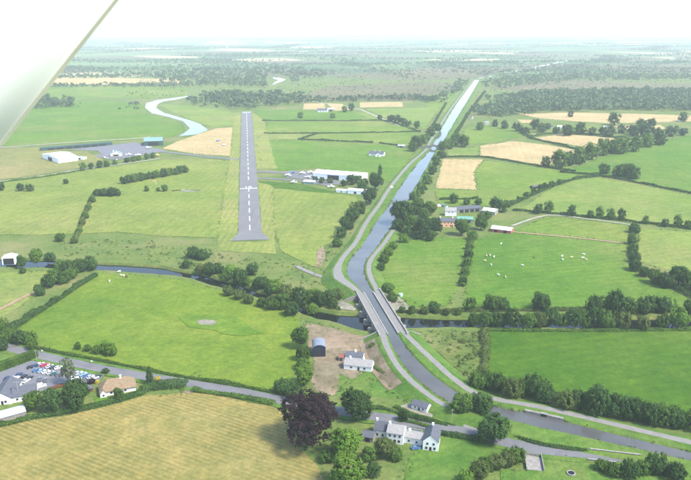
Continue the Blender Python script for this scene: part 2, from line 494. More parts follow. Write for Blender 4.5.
def sheet(name, poly_px, mat, z, label, cat='field', jit=0.5, world_poly=None, kind='structure'):
    pts = [P(*p)[:2] for p in poly_px] if world_poly is None else world_poly
    out = []
    n = len(pts)
    for i in range(n):
        a, b = np.array(pts[i]), np.array(pts[(i + 1) % n])
        k = max(1, int(np.linalg.norm(b - a) / 9.0))
        for j in range(k):
            q = a + (b - a) * j / k
            out.append(q + rng.normal(0, jit, 2) * (1.0 if j else 0.3))
    m = len(out)
    vs, es, fs, *_ = delaunay_2d_cdt([Vector(q) for q in out], [], [list(range(m))], 1, 1e-4)
    me = mesh_from(name, [(v.x, v.y, z) for v in vs], fs)
    import bmesh
    bm = bmesh.new(); bm.from_mesh(me)
    for f in bm.faces:
        f.normal_update()
        if f.normal.z < 0: f.normal_flip()
    bm.to_mesh(me); bm.free()
    return tag(obj(name, me, mat), label, cat, kind=kind)

def ribbon_mesh(name, L, width, z=None, edge=0.0):
    """strip along the centre line L (n,2 or n,3); width a number or an array"""
    n = len(L)
    nrm = normals2(L)
    w = np.full(n, width, float) if np.isscalar(width) else np.asarray(width)
    zz = np.full(n, z, float) if z is not None else L[:, 2]
    vs = []
    for s in (-1, 1):
        for i in range(n):
            q = L[i, :2] + nrm[i] * s * (w[i] / 2 + rng.normal(0, edge))
            vs.append((q[0], q[1], zz[i]))
    return mesh_from(name, vs, [(i, n + i, n + i + 1, i + 1) for i in range(n - 1)])

def ribbon(name, px, width, mat, z, label, cat, edge=0.12, step=5.0):
    L = smooth_line([P(p[0], p[1])[:2] for p in px], step)
    return tag(obj(name, ribbon_mesh(name, L, width, z, edge), mat), label, cat, kind='structure')

# ---- fields
FIELDS = [
 ([(99, 272.5), (135, 275), (165, 277.5), (186, 280), (212, 288), (246, 297), (264, 303.5), (288, 311), (300, 318), (298, 335), (296, 362), (292, 384), (272, 391), (180, 374.5), (110, 361.5), (62, 352), (36, 344), (12, 332), (45, 307), (80, 285)], 'g_meadow', 'big bright meadow between the river and the road'),
 ([(-60, 275), (0, 272), (50, 271), (62, 272), (66, 276), (36, 296), (4, 316), (-60, 345)], 'g_pale', 'small pale lawn at the left edge by the white shed'),
 ([(-60, 440), (0, 427), (26, 421), (60, 417), (94, 409.5), (146, 395), (188, 392), (230, 397), (275, 405), (285, 417), (297, 445), (318, 466), (328, 490), (330, 530), (-70, 545)], 'g_hay', 'golden mown hayfield in the near left corner'),
 ([(307, 322.5), (322, 325.5), (340, 330), (358, 335), (368, 336), (376, 352), (392, 371.5), (372, 366), (352, 379), (343, 386), (332, 396), (314, 391), (312, 362), (306, 345)], 'dirt', 'bare earth yard around the white cottage'),
 ([(340, 373), (352, 379), (372, 367), (392, 373), (408, 386), (420, 397), (395, 399), (362, 395), (338, 396)], 'g_lawn', 'grassy plot between the cottage and the road'),
 ([(489, 331), (540, 331.5), (600, 331.5), (691, 330.5), (800, 329), (800, 432), (691, 414), (640, 408), (600, 401), (560, 394), (520, 386), (484, 379), (487, 350)], 'g_bright', 'large vivid green field on the right below the river'),
 ([(383, 262), (396, 244), (415, 239), (440, 238), (467, 238), (463, 262), (459, 288), (447, 306), (405, 308), (398, 300), (388, 290), (380, 276)], 'g_pasture', 'pasture between the canal and the farm hedge'),
 ([(474, 240), (500, 234), (512, 232.5), (560, 237), (627, 244), (627, 262), (640, 276), (662, 285), (691, 300), (720, 310), (691, 309), (600, 309), (520, 309), (464, 307), (467, 285)], 'g_green', 'cow pasture below the farm'),
 ([(513, 231), (547, 217), (590, 221), (628, 225.5), (629, 242), (560, 235.5)], 'g_mid', 'narrow green field above the cow pasture'),
 ([(638, 228), (691, 232), (760, 238), (760, 300), (691, 272), (660, 268), (640, 262)], 'g_pale', 'pale field at the right edge below the long hedge'),
 ([(512, 210), (527, 205), (551, 188), (580, 179), (598, 177.5), (640, 185), (691, 195.5), (780, 212), (780, 237), (691, 228.5), (646, 222.5), (550, 213)], 'g_pale', 'wide pale pasture on the right above the narrow field'),
 ([(552, 173), (572, 168), (600, 158), (640, 148), (666, 140), (691, 136), (800, 134), (800, 208), (691, 192), (640, 182), (597, 174.5), (580, 173)], 'g_green', 'smooth green field at the right below the tree row'),
 ([(484, 160.5), (520, 165), (575, 173), (582, 177), (549, 187), (524, 199), (509, 206), (470, 206), (440, 205), (434, 190), (477, 190), (474, 172)], 'g_mid', 'green field beside the ripe grain strip'),
 ([(443, 159), (483, 159.5), (474, 172), (477, 190), (436, 188), (439, 174)], 'g_tan', 'tan grain strip next to the canal hedge'),
 ([(480, 146), (513, 141), (548, 145), (582, 151), (586, 155), (566, 160), (546, 166), (512, 160), (480, 155.5)], 'g_tan', 'largest tan grain field right of the canal'),
 ([(448, 150), (480, 146.5), (479, 155), (447, 156)], 'g_pale', 'small rough plot beside the canal bend'),
 ([(467, 127.5), (487, 126), (531, 131), (529, 136), (500, 141), (480, 144.6), (458, 143)], 'g_mid', 'pale green field behind the largest grain field'),
 ([(530, 138.5), (560, 134.5), (596, 136.5), (624, 140), (600, 147), (586, 147.5), (555, 142)], 'g_tan', 'tan grain field with a tree row along its right side'),
 ([(517, 114), (571, 112.6), (640, 114), (700, 116), (760, 118), (760, 123), (691, 121.5), (610, 123.5), (570, 121), (538, 118)], 'g_tan', 'long pale grain strip in front of the far wood'),
 ([(516, 119.5), (532, 120), (540, 123), (522, 123)], 'g_tan', 'small grain patch left of the long grain strip'),
 ([(612, 126), (660, 125), (668, 129), (625, 130.5)], 'g_tan', 'small grain patch among the far hedges'),
 ([(540, 124), (606, 126), (590, 132), (530, 130)], 'g_mid', 'small green paddock among the far cottages'),
 ([(256, 141), (300, 140.5), (376, 144), (417, 149), (409, 160), (394, 182), (372, 180), (320, 168), (280, 171), (262, 168)], 'g_pasture', 'broad green field behind the white hangar'),
 ([(262, 134), (316, 134), (298, 139.5), (256, 140)], 'g_pale', 'thin pale field right of the runway'),
 ([(320, 134), (420, 132.5), (412, 146), (376, 142.5), (303, 139)], 'g_mid', 'green strip field behind the hedge rows'),
 ([(268, 122), (383, 121.5), (420, 131), (340, 133), (264, 133)], 'g_mid', 'long green field with a hedge on both sides'),
 ([(256, 110), (304, 110.5), (352, 111), (384, 120), (268, 120.5), (255, 116)], 'g_pasture', 'green field beyond the far runway end'),
 ([(304, 103.5), (325, 103.5), (325, 110), (303, 109.5)], 'g_tan', 'small grain field left of the far white farm'),
 ([(327, 103.5), (342, 104), (351, 110), (334, 111)], 'g_tan', 'small grain field right of the far white farm'),
 ([(360, 102.5), (402, 102), (403, 107), (360, 107.5)], 'g_tan', 'grain field right of the two small far grain fields'),
 ([(366, 109), (440, 107.5), (424, 130), (386, 119)], 'g_pale', 'pale green field left of the far canal'),
 ([(352, 112), (366, 112.5), (384, 119), (372, 119)], 'g_pale', 'small field by the far lane'),
 ([(424, 96), (446, 92), (460, 90), (446, 112), (430, 114)], 'g_mid', 'hazy green field beside the far canal'),
 ([(162.5, 148.5), (176, 142), (193, 136), (216, 128.5), (233.5, 127.5), (230.5, 156), (206, 155), (182, 152)], 'g_tan', 'harvested tan field left of the runway'),
 ([(158, 104), (180, 105), (210, 108), (235, 113), (233, 126), (213, 127.5), (196, 122), (176, 114)], 'g_pale', 'green field inside the far river bend'),
 ([(45, 78), (110, 78), (186, 79), (186, 83), (120, 85), (44, 84)], 'g_tan', 'yellow strip field far off on the left'),
 ([(30, 88), (120, 86), (190, 88), (186, 96), (150, 98), (100, 98), (20, 102)], 'g_mid', 'pale green field below the yellow strip'),
 ([(-80, 120), (20, 104), (100, 100), (142, 104), (148, 114), (178, 122), (186, 130), (170, 138), (120, 141), (-80, 150)], 'g_pasture', 'wide hazy meadow left of the far river'),
 ([(-80, 151), (0, 149.5), (60, 145.5), (112, 142), (60, 151), (88, 152), (104, 160), (80, 168), (40, 175), (0, 180), (-80, 190)], 'g_dry', 'rough brownish ground around the white hangar'),
 ([(-80, 193), (0, 183), (47, 177), (78, 171.5), (125, 165), (156, 160), (206, 159), (230, 161), (227, 172), (217, 238), (160, 236), (118, 232), (82, 234), (-80, 236)], 'g_airfield', 'wide mown airfield grass left of the runway'),
 ([(272, 189), (300, 189), (342, 195), (356, 197), (357, 204), (344, 234), (325, 246), (321, 264), (313, 267), (281, 251), (275, 230)], 'g_airfield', 'mown airfield grass right of the runway'),
 ([(260, 181), (300, 184), (335, 192), (334, 194), (271, 188), (259, 188)], 'g_bright', 'green verge between the taxiway and the mown grass'),
 ([(234, 113), (241, 112.3), (239.2, 162), (238, 233), (231, 242), (268, 242), (262, 233), (258, 182), (272, 186), (276, 254), (216.5, 250.5), (222, 205), (230, 157)], 'g_strip', 'pale mown grass strip framing the runway'),
 ([(252, 112), (264, 120), (277, 169), (256.5, 169.5)], 'g_strip', 'pale grass wedge right of the far half of the runway'),
 ([(318, 250), (323, 247), (325, 258), (321, 267), (315, 267)], 'dirt', 'tan bare scrape at the corner of the airfield grass'),
 ([(428, 434), (470, 437), (510, 447), (520, 452), (500, 457), (478, 462), (470, 480), (478, 520), (400, 530), (410, 460)], 'g_lawn', 'green garden behind the white houses'),
 ([(545, 456), (590, 461), (620, 468), (691, 478), (760, 500), (740, 530), (510, 530), (500, 470), (528, 472)], 'g_lawn', 'grassy plot with a round trough at the lower right'),
 ([(445, 332), (484, 333), (483, 376), (470, 378), (452, 366), (436, 350)], 'g_rough', 'scrubby corner between the towpath and the vivid field'),
 ([(510, 418), (560, 429), (640, 447), (600, 447), (548, 441), (505, 430)], 'g_green', 'green strip between the canal and the road'),
 ([(384, 300), (396, 296), (404, 301), (412, 309), (398, 311), (388, 309)], 'mud', 'bare gravelly spot beside the aqueduct'),
 ([(-60, 352), (0, 349), (36, 356), (36, 358), (0, 372), (-60, 390)], 'g_lawn', 'garden behind the tall clipped hedge'),
 ([(94, 397), (104, 398), (140, 393), (146, 394), (120, 402), (96, 406)], 'g_green', 'cottage lawn below the thatched house'),
]
for k, (poly, mt, lab) in enumerate(FIELDS):
    sheet('field', poly, M[mt], 0.05 + 0.004 * k, lab, jit=1.3 if mt in ('dirt', 'mud') else .6)
sheet('stone_apron', [(330, 303), (338, 300), (350, 304), (356, 309), (354, 311), (341, 309.5)], M['mud'], 0.3, 'pale stony apron on the river bank by the aqueduct', 'stones')
sheet('bog', [(300, 96), (330, 86), (420, 82), (462, 84), (452, 97), (400, 101), (330, 101)], M['g_bog'], 0.06, 'brown bog left of the far canal', 'bog')
sheet('bog', [(485, 88), (560, 80), (691, 84), (800, 88), (800, 92), (640, 91), (540, 93)], M['g_bog'], 0.06, 'brown bog on the right beyond the far wood', 'bog')
sheet('bog', [(330, 76), (430, 68), (520, 66), (480, 78), (400, 81)], M['g_bog'], 0.07, 'hazy bog beside the farthest canal reach', 'bog')
sheet('bog', [(560, 66), (691, 64), (800, 68), (800, 73), (640, 73)], M['g_bog'], 0.07, 'hazy purple brown bog far off at the right', 'bog')
sheet('wet_patch', [(178, 318), (196, 314.5), (222, 315), (246, 323), (264, 334), (240, 337), (214, 331), (190, 327)], M['g_wet'], 0.28, 'lusher green ground around the muddy hollow', 'field', jit=2.2)
sheet('gateway', [(183, 391.5), (188, 388.5), (192, 388.8), (194, 392), (188, 395)], M['dirt'], 0.29, 'worn bare gateway from the road into the hayfield', 'gateway', jit=.5)
sheet('mud_patch', [(196, 321), (204, 319.5), (214, 320.5), (218, 323), (211, 325.5), (200, 324.5)], M['mud'], 0.30, 'grey muddy hollow in the big meadow', 'mud', jit=0.4)

# ---- far river, hidden reach and ponds
FARRIV = np.array([P(*p)[:2] for p in ((196, 93), (164, 99), (142, 102), (141, 109), (150, 117), (178, 121), (176, 139), (212, 132), (206, 121), (170, 110), (170, 104), (196, 98))])
def water_px(name, poly, label):
    sheet(name, poly, M['canal'], 0.30, label, 'river', jit=0.3)
water_px('far_river', [(192, 95.5), (178, 99.5), (164, 101.5), (158, 104), (156, 108), (164, 113), (178, 117), (190, 120.5), (200, 124), (208, 130), (198, 134.5), (178, 136.5), (184, 133.5), (190, 128.5), (183, 121.5), (168, 117), (152, 113.5), (145, 108), (146, 103.5), (158, 100), (174, 98)], 'pale river loop beyond the airfield')
water_px('far_river', [(271, 76), (278, 77.5), (286, 79.5), (281, 82), (272, 85), (275, 82), (279, 80.5), (273, 78.5)], 'small bright river bend in the distance')
ribbon('track', [(-60, 151), (0, 147.6), (40, 144.8), (90, 141.2), (136, 138.6), (150, 137)], 5.0, M['track'], 0.320, 'pale track behind the long low shed', 'track')
ribbon('track', [(-40, 188), (0, 181.6), (47, 175.5), (78, 170), (125, 163.8), (160, 158.5)], 3.5, M['track'], 0.340, 'pale track along the airfield hedge', 'track')
ribbon('track', [(-30, 322), (5, 307), (22, 298), (42, 289.5)], 3.0, M['sand'], 0.300, 'orange brown track on the left lawn', 'track')
ribbon('track', [(497, 227), (512, 231.8), (560, 236.4), (628, 243.6)], 3.0, M['sand'], 0.340, 'brown track across the pasture above the cows', 'track')
ribbon('track', [(512, 226), (548, 215.6), (590, 219.5), (630, 224.8)], 2.5, M['track'], 0.350, 'thin pale track along the top of the narrow field', 'track')
ribbon('lane', [(300, 100), (352, 108), (366, 112), (384, 119.5), (400, 126)], 5.0, M['track'], 0.320, 'pale lane winding past the far white farm', 'lane')
ribbon('track', [(296, 266), (308, 272), (322, 277), (335, 279)], 4.0, M['gravel'], 0.350, 'pale track joining the towpath from the left', 'track')

# ---- runway
RA, RB = P(250, 233), P(246.6, 112)
rdir = (RB - RA).normalized(); rn = Vector((rdir.y, -rdir.x, 0)); rlen = (RB - RA).length
RW = 10.0
runway = sheet('runway', None, M['runway'], 0.300, 'long straight grey asphalt runway', 'runway', jit=0.15,
               world_poly=[tuple((RA + rn * s * w + rdir * d).xy) for s, w, d in ((-1, 16, -22), (1, 16, -22), (1, RW, 0), (1, RW, rlen), (-1, RW, rlen), (-1, RW, 0))])
def mark(name, a0, a1, b0, b1, z=0.345):
    """painted bar on the runway: a along, b across"""
    q = [RA + rdir * a + rn * b for a, b in ((a0, b0), (a0, b1), (a1, b1), (a1, b0))]
    obj(name, mesh_from(name, [(p.x, p.y, z) for p in q], [(0, 1, 2, 3)]), M['paint'], runway)
THR = (P(249, 189) - RA).dot(rdir)
d = 8.0
while d < rlen - 40:
    if not (THR - 4 < d < THR + 34): mark('centre_line_dash', d, d + 17, -0.42, 0.42)
    d += 30.0
mark('threshold_bar', THR, THR + 2.2, -9.6, 9.6)
def numeral(strokes, a, b, s=1.0):
    s *= .62
    for a0, a1, b0, b1 in strokes: mark('runway_numeral', *sorted((a + s * a0, a + s * a1)), *sorted((b + s * b0, b + s * b1)))
ONE = [(0, 12, -0.8, 0.8)]
ZERO = [(0, 12, -2.6, -1.2), (0, 12, 1.2, 2.6), (0, 1.6, -1.2, 1.2), (10.4, 12, -1.2, 1.2)]
TWO = [(0, 1.6, -2.6, 2.6), (1.6, 5.2, -2.6, -1.2), (5.2, 6.8, -2.6, 2.6), (6.8, 10.4, 1.2, 2.6), (10.4, 12, -2.6, 2.6)]
EIGHT = ZERO + [(5.2, 6.8, -1.2, 1.2)]
numeral(ONE, THR + 5, -2.8); numeral(ZERO, THR + 5, 1.4)
numeral(TWO, rlen - 14, 3.6, -1); numeral(EIGHT, rlen - 14, -3.6, -1)
mark('threshold_bar', rlen - 10, rlen - 7.5, -9.4, 9.4)
for k in range(-3, 4): mark('threshold_stripe', rlen - 6, rlen - 1, k * 2.6 - 0.7, k * 2.6 + 0.7)

ribbon('taxiway', [(255.5, 171.5), (275, 172.5), (296, 174), (314, 177)], 9, M['asphalt'], 0.320, 'upper grey taxiway from the runway to the white hangar', 'taxiway')
ribbon('taxiway', [(257, 178.5), (280, 179.4), (305, 181.5), (332, 186)], 7, M['asphalt'], 0.325, 'lower grey taxiway from the runway to the white sheds', 'taxiway')
sheet('apron', [(284, 172), (312, 171), (330, 178), (345, 184), (331, 185), (300, 179), (286, 178)], M['asphalt'], 0.330, 'grey aircraft apron by the white hangar', 'apron')
ribbon('taxiway', [(239.5, 159.5), (222, 158.3), (205, 156.6), (182, 154), (160, 151.8)], 8, M['asphalt'], 0.320, 'grey taxiway from the runway to the left apron', 'taxiway')
sheet('apron', [(66, 150), (90, 147.5), (114, 145), (136, 142.5), (152, 147.5), (166, 151), (150, 154), (126, 158.5), (104, 156), (98, 151)], M['carpark'], 0.330, 'dark apron in front of the green hangar', 'apron')
sheet('parking_bay', [(98, 154), (110, 157), (124, 159), (116, 160.5), (96, 157)], M['asphalt'], 0.350, 'pale paved spot by the reception house', 'parking')

# ---- main road, car park, drives
ROAD = [(-80, 329), (-20, 341), (5, 347), (36.5, 355), (91, 367), (143, 376.5), (180, 382.5), (230, 390.5), (273, 399), (320, 408), (369, 416), (387, 418.5), (426, 426), (456, 430.5), (477, 434.5), (511, 444), (547, 450.5), (586, 454), (615, 457), (648, 461), (700, 469), (780, 482)]
ribbon('road', ROAD, 7.0, M['asphalt'], 0.400, 'grey country road crossing the foreground', 'road', edge=0.06)
for s, lab in ((-1, 'grass verge on the far side of the road'), (1, 'grass verge on the near side of the road')):
    L = smooth_line([P(*p)[:2] for p in ROAD], 5.0)
    L = L + normals2(L) * s * 4.6
    tag(obj('verge', ribbon_mesh('verge', L, 3.0, 0.37, 0.35), M['g_lawn']), lab, 'verge', kind='structure')
sheet('car_park', [(-40, 385), (0, 372.5), (37, 359), (70, 366), (106, 374.5), (99, 381), (92, 383), (60, 384), (44, 391), (30, 396), (-40, 400)], M['carpark'], 0.310, 'dark asphalt car park by the clipped hedge', 'car park', jit=0.1)
sheet('driveway', [(464, 431), (463, 424), (452, 409), (446, 405), (452, 402.5), (466, 413), (477, 415), (478, 424), (484, 436)], M['gravel'], 0.390, 'pale gravel turning off the road under the trees', 'driveway')
sheet('yard', [(398, 407), (410, 403), (434, 412), (432, 419), (414, 417)], M['mud'], 0.300, 'stony yard around the small white shed', 'yard')

# ------------------------------------------------------------------ the canal on its embankment
CAN = [  # left edge px, right edge px, bank height, left verge, right verge (water to path)
 ((474.7, 80), (479.4, 80), .8, 3, 3), ((456.7, 104), (465.5, 104), .8, 3, 3), ((443.6, 125), (453, 125), .8, 3, 3), ((433.5, 142), (443.2, 142), .9, 3, 3),
 ((430.5, 148.5), (436.8, 148.5), 1.0, 2.5, 2), ((425.5, 155.5), (433.4, 155.5), 1.0, 5, 2), ((416.6, 165), (427.4, 166.3), 1.0, 7, 2.5), ((401, 186), (416, 186), 1.0, 8, 2.5),
 ((389, 205.6), (405, 205.6), 1.1, 7.5, 2), ((376, 222.5), (394.5, 222.5), 1.2, 6, 2), ((364, 243), (380, 243), 1.8, 4.5, 2), ((351.5, 258), (367.3, 259), 2.6, 4.0, 1.6),
 ((346.8, 269), (364.2, 269.5), 3.4, 3.6, 1.5), ((349.5, 278), (366, 278.5), 4.0, 3.2, 1.6), ((356.5, 285), (369.3, 285.6), 4.0, 2.0, 1.6), ((365, 295.2), (374.4, 294.4), 4.0, .9, .9),
 ((373.2, 308.5), (382.4, 308), 4.0, .9, .9), ((381.8, 322), (391, 321.5), 4.0, .9, .9), ((386.6, 332.5), (396, 330.8), 4.0, .9, 1.5), ((393, 347.5), (404.5, 345), 4.0, 1.5, 4), ((407, 369), (420.5, 363.5), 3.6, 2.0, 5.5),
 ((428, 388.5), (438.5, 379.5), 3.0, 2.2, 5), ((452, 404), (461.5, 394.5), 2.4, 2.5, 3.5), ((475, 411.5), (480.5, 402.5), 2.0, 3, 3.5), ((498, 417), (502, 408), 1.7, 6, 4), ((534, 426), (538, 415), 1.5, 6, 4.5),
 ((589, 438), (592.5, 428.5), 1.3, 5, 5), ((657, 453), (660.5, 445), 1.2, 4, 5), ((720, 467), (724, 460), 1.2, 4, 5)]
rows = []
for lp, rp, h, vl, vr in CAN:
    a, b = P(*lp, h - 0.6), P(*rp, h - 0.6)
    rows.append([a.x, a.y, b.x, b.y, h, vl, vr])
CS = smooth_line(rows, 5.0)
Lw, Rw, Hc, VL, VR = CS[:, 0:2], CS[:, 2:4], CS[:, 4], CS[:, 5], CS[:, 6]
cdir = np.gradient((Lw + Rw) / 2, axis=0); cdir /= np.linalg.norm(cdir, axis=1, keepdims=True)
# stations run from far to near, so the picture's left is to the right of the walking direction
side = {'L': (Lw, np.stack([cdir[:, 1], -cdir[:, 0]], 1), VL), 'R': (Rw, -np.stack([cdir[:, 1], -cdir[:, 0]], 1), VR)}
AQ0 = int(np.argmin(np.linalg.norm(Lw - np.array(rows[15][:2]), axis=1)))
AQ1 = int(np.argmin(np.linalg.norm(Lw - np.array(rows[18][:2]), axis=1)))
n = len(CS)
vs = [(*Lw[i], Hc[i] - .6) for i in range(n)] + [(*Rw[i], Hc[i] - .6) for i in range(n)]
tag(obj('canal', mesh_from('canal', vs, [(i, i + 1, n + i + 1, n + i) for i in range(n - 1)]), M['canal']), 'grey canal running from the foreground to the horizon', 'canal', kind='structure')

def strip_mesh(name, E, N, offs, zs, i0, i1):
    """offs, zs: one array per line of the cross-section"""
    idx = range(i0, i1 + 1); k = len(idx)
    vs, fs = [], []
    for o, z in zip(offs, zs):
        vs += [(*(E[i] + N[i] * o[i]), z[i]) for i in idx]
    for j in range(len(offs) - 1):
        fs += [(j * k + i, j * k + i + 1, (j + 1) * k + i + 1, (j + 1) * k + i) for i in range(k - 1)]
    return mesh_from(name, vs, fs)
one = np.ones(n)
PW = {'L': np.interp(np.arange(n), [0, AQ0 * .5, AQ0 - 12, AQ0 - 8, AQ0 - 5, AQ0 - 1, AQ1 + 5, n - 1], [3.0, 4.0, 4.2, 6.5, 7.5, 4.4, 3.6, 3.0]), 'R': np.interp(np.arange(n), [0, AQ0 - 8, AQ1 + 5, n - 1], [2.0, 3.6, 3.6, 4.2])}
J22 = int(np.argmin(np.linalg.norm(Lw - np.array(rows[22][:2]), axis=1)))
J6 = int(np.argmin(np.linalg.norm(Lw - np.array(rows[6][:2]), axis=1)))
J9 = int(np.argmin(np.linalg.norm(Lw - np.array(rows[9][:2]), axis=1)))
for s, nm in (('L', 'left'), ('R', 'right')):
    E, N, V = side[s]
    pw = PW[s]
    jt = lambda a: rng.normal(0, a, n)
    for i0, i1, where in ((0, AQ0, 'beyond the aqueduct'), (AQ1, n - 1, 'on the near side of the aqueduct')):
        full = V + pw + 1.2
        offs = [-0.5 * one, 0.25 * one + jt(.12), 0.8 * one + jt(.15), V, V + pw, full + jt(.2), full + 1.7 * Hc + 1.0]
        zs = [Hc - 1.1, Hc - .5, Hc - .1, Hc, Hc, Hc - .1, 0.0 * one - .05]
        o = obj('canal_bank', strip_mesh('canal_bank', E, N, offs, zs, i0, i1), M['g_lawn'])
        tag(o, f'grassy {nm} canal bank {where}', 'bank', kind='structure')
        # the path on it
        p0, p1 = i0, i1
        if s == 'L' and i0 == AQ1: p1 = J22
        if s == 'R' and i0 == 0: p0 = J9
        o = obj('towpath', strip_mesh('towpath', E, N, [V + .15 + jt(.08), V + pw - .15 + jt(.08)], [Hc + .05, Hc + .05], p0, p1), M['gravel'])
        tag(o, f'pale gravel towpath on the {nm} bank {where}', 'path', kind='structure')
E, N, V = side['L']
fl_ = V + PW['L'] + 1.2
o = obj('bare_slope', strip_mesh('bare_slope', E, N, [fl_ + 1.5, fl_ + 1.7 * Hc + 1.0 - .2, fl_ + 1.7 * Hc + 3.5 + rng.normal(0, .8, n)], [Hc - .1 - 1.5 / (1.7 * 4 + 1) * Hc + .30, .26 + 0 * one, .29 + 0 * one], AQ1 + 1, AQ1 + 9), M['dirt'])
tag(o, 'bare brown slope of the embankment above the cottage', 'slope', kind='structure')
# far reach of the canal after its bend
L = smooth_line([P(*p)[:2] for p in ((478, 78.5), (492, 76.3), (507, 73.9), (540, 66.5), (568, 60.5))], 60)
FARCAN = L
tag(obj('canal', ribbon_mesh('canal', L, np.linspace(12, 30, len(L)), 0.4), M['canal']), 'farthest thin bright reach of the canal after its bend', 'canal', kind='structure')
# flared gravel corner by the aqueduct
sheet('gravel_corner', None, M['gravel'], 0, 'x', world_poly=[(0, 0), (1, 0), (0, 1)]) if False else None

# ------------------------------------------------------------------ aqueduct
def build_aqueduct():
    mid = [(Lw[i] + Rw[i]) / 2 for i in (AQ0, AQ1)]
    a, b = Vector((*mid[0], 0)), Vector((*mid[1], 0))
    a2 = a + (a - b).normalized() * 3; b2 = b + (b - a).normalized() * 3
    ln = (b2 - a2).length
    dx = (b2 - a2).normalized()
    rz = math.atan2(dx.y, dx.x)
    root = empty('aqueduct', (*(a2 + b2).xy / 2,) + (0,) if False else (((a2 + b2) / 2).x, ((a2 + b2) / 2).y, 0), rz, 'stone aqueduct with buttressed piers carrying the canal over the river', 'aqueduct')
    W0 = float(np.mean(np.linalg.norm((Lw - Rw)[AQ0:AQ1], axis=1))) / 2    # half water width
    # local frame: +x runs towards the camera, +y is the picture's right
    top, out = 4.0, W0 + .9 + 4.4
    h = ln / 2
    # deck side walls with arch openings, one spandrel wall per face
    na, gap = 5, 3.0
    span = (ln - 6 - gap * (na - 1)) / na
    def arch_wall(y0, y1):
        poly = [(-h, -2.9), (-h, 3.2), (h, 3.2), (h, -2.9)]
        x = h - 3.0
        for k in range(na):
            poly += [(x, -2.9)]
            cx, r = x - span / 2, span / 2
            for t in range(0, 9):
                an = PI * t / 8
                poly.append((cx + r * math.cos(an), -0.2 + 2.4 * math.sin(an)))
            poly += [(x - span, -2.9)]
            x -= span + gap
        vs = [(u, y0, w) for u, w in poly] + [(u, y1, w) for u, w in poly]
        m = len(poly)
        from mathutils.geometry import tessellate_polygon
        tr = tessellate_polygon([[Vector((u, w, 0)) for u, w in poly]])
        fs = [tuple(t) for t in tr] + [tuple(m + i for i in t[::-1]) for t in tr] + [(i, (i + 1) % m, m + (i + 1) % m, m + i) for i in range(m)]
        return MB().add(vs, fs)
    for s in (-1, 1):
        y0, y1 = sorted((s * (out - 1.0), s * out))
        arch_wall(y0, y1).build('spandrel_wall', M['stone'], root)
        # path slab, copings and parapets
        ya, yb = sorted((s * (W0 - .1), s * (out - .2)))
        MB().box(-h, h, ya, yb, 3.2 + .003, 4.0).build('deck', M['gravel'], root)
        ya, yb = sorted((s * (W0 - .2), s * (W0 + .45)))
        MB().box(-h - 1, h + 1, ya, yb, 4.003, 4.25).build('coping', M['coping'], root)
        ya, yb = sorted((s * (out - .35), s * (out + .10)))
        MB().box(-h - 2, h + 2, ya, yb, 3.203, 4.7).build('parapet', M['stone'], root)
        ya, yb = sorted((s * (out - .42), s * (out + .17)))
        MB().box(-h - 2.1, h + 2.1, ya, yb, 4.7, 4.86).build('parapet_coping', M['coping'], root)
        for k in (-1, 1):
            MB().box(k * (h + 2.8) - .7, k * (h + 2.8) + .7, s * (out - .2) - .7, s * (out - .2) + .7, 0, 5.2).build('end_pillar', M['coping'], root)
        x = h - 3.0 - span - gap / 2
        for k in range(na - 1):
            MB().prism([(x - gap / 2 + .05, s * out), (x + gap / 2 - .05, s * out), (x + gap / 2 - .2, s * (out + 2.0)), (x, s * (out + 3.4)), (x - gap / 2 + .2, s * (out + 2.0))], 'z', -3.1, 2.0).build('cutwater', M['stone'], root)
            MB().prism([(x - 1.1, s * out), (x + 1.1, s * out), (x + .8, s * (out + .9)), (x - .8, s * (out + .9))], 'z', 2.0, 3.9).build('buttress', M['stone'], root)
            x -= span + gap
    x = h - 3.0 - span - gap / 2
    for sx in (-1, 1):
        for s in (-1, 1):
            MB().prism([(s * out, -1.0), (s * (out + 9.5), -1.0), (s * (out + 9.5), .5), (s * out, 4.45)], 'x', *sorted((sx * (h - 3.3), sx * (h - 2.5)))).build('wing_wall', M['stone'], root)
    for k in range(na - 1):
        MB().box(x - gap / 2 + .1, x + gap / 2 - .1, -out + 1.05, out - 1.05, -3.1, 2.6).build('pier', M['stone'], root)
        x -= span + gap
    MB().box(-h, h, -W0 + .05, W0 - .05, 2.5, 3.1).build('trough_floor', M['stone'], root)
    for s in (-1, 1):
        MB().box(*sorted((s * (h - 3.0), s * (h + 4))), -out + .05, out - .05, -3.1, 2.45).build('abutment', M['stone'], root)
build_aqueduct()

# ------------------------------------------------------------------ foliage
def leaf_quads(C, N, size, wob=0.9):
    """quads centred at C facing N with some wobble"""
    n = len(C)
    N = N + rng.normal(0, wob * 0.6, (n, 3))
    N /= np.maximum(np.linalg.norm(N, axis=1, keepdims=True), 1e-6)
    A = np.cross(N, rng.normal(0, 1, (n, 3))); A /= np.maximum(np.linalg.norm(A, axis=1, keepdims=True), 1e-6)
    B = np.cross(N, A)
    s = (size * rng.uniform(0.6, 1.35, n))[:, None]
    t = s * rng.uniform(0.55, 1.0, n)[:, None]
    return np.stack([C - A * s - B * t * .3, C - B * t, C + A * s + B * t * .3, C + B * t], axis=1)

def sphere_dirs(n):
    d = rng.normal(0, 1, (n, 3))
    return d / np.linalg.norm(d, axis=1, keepdims=True)

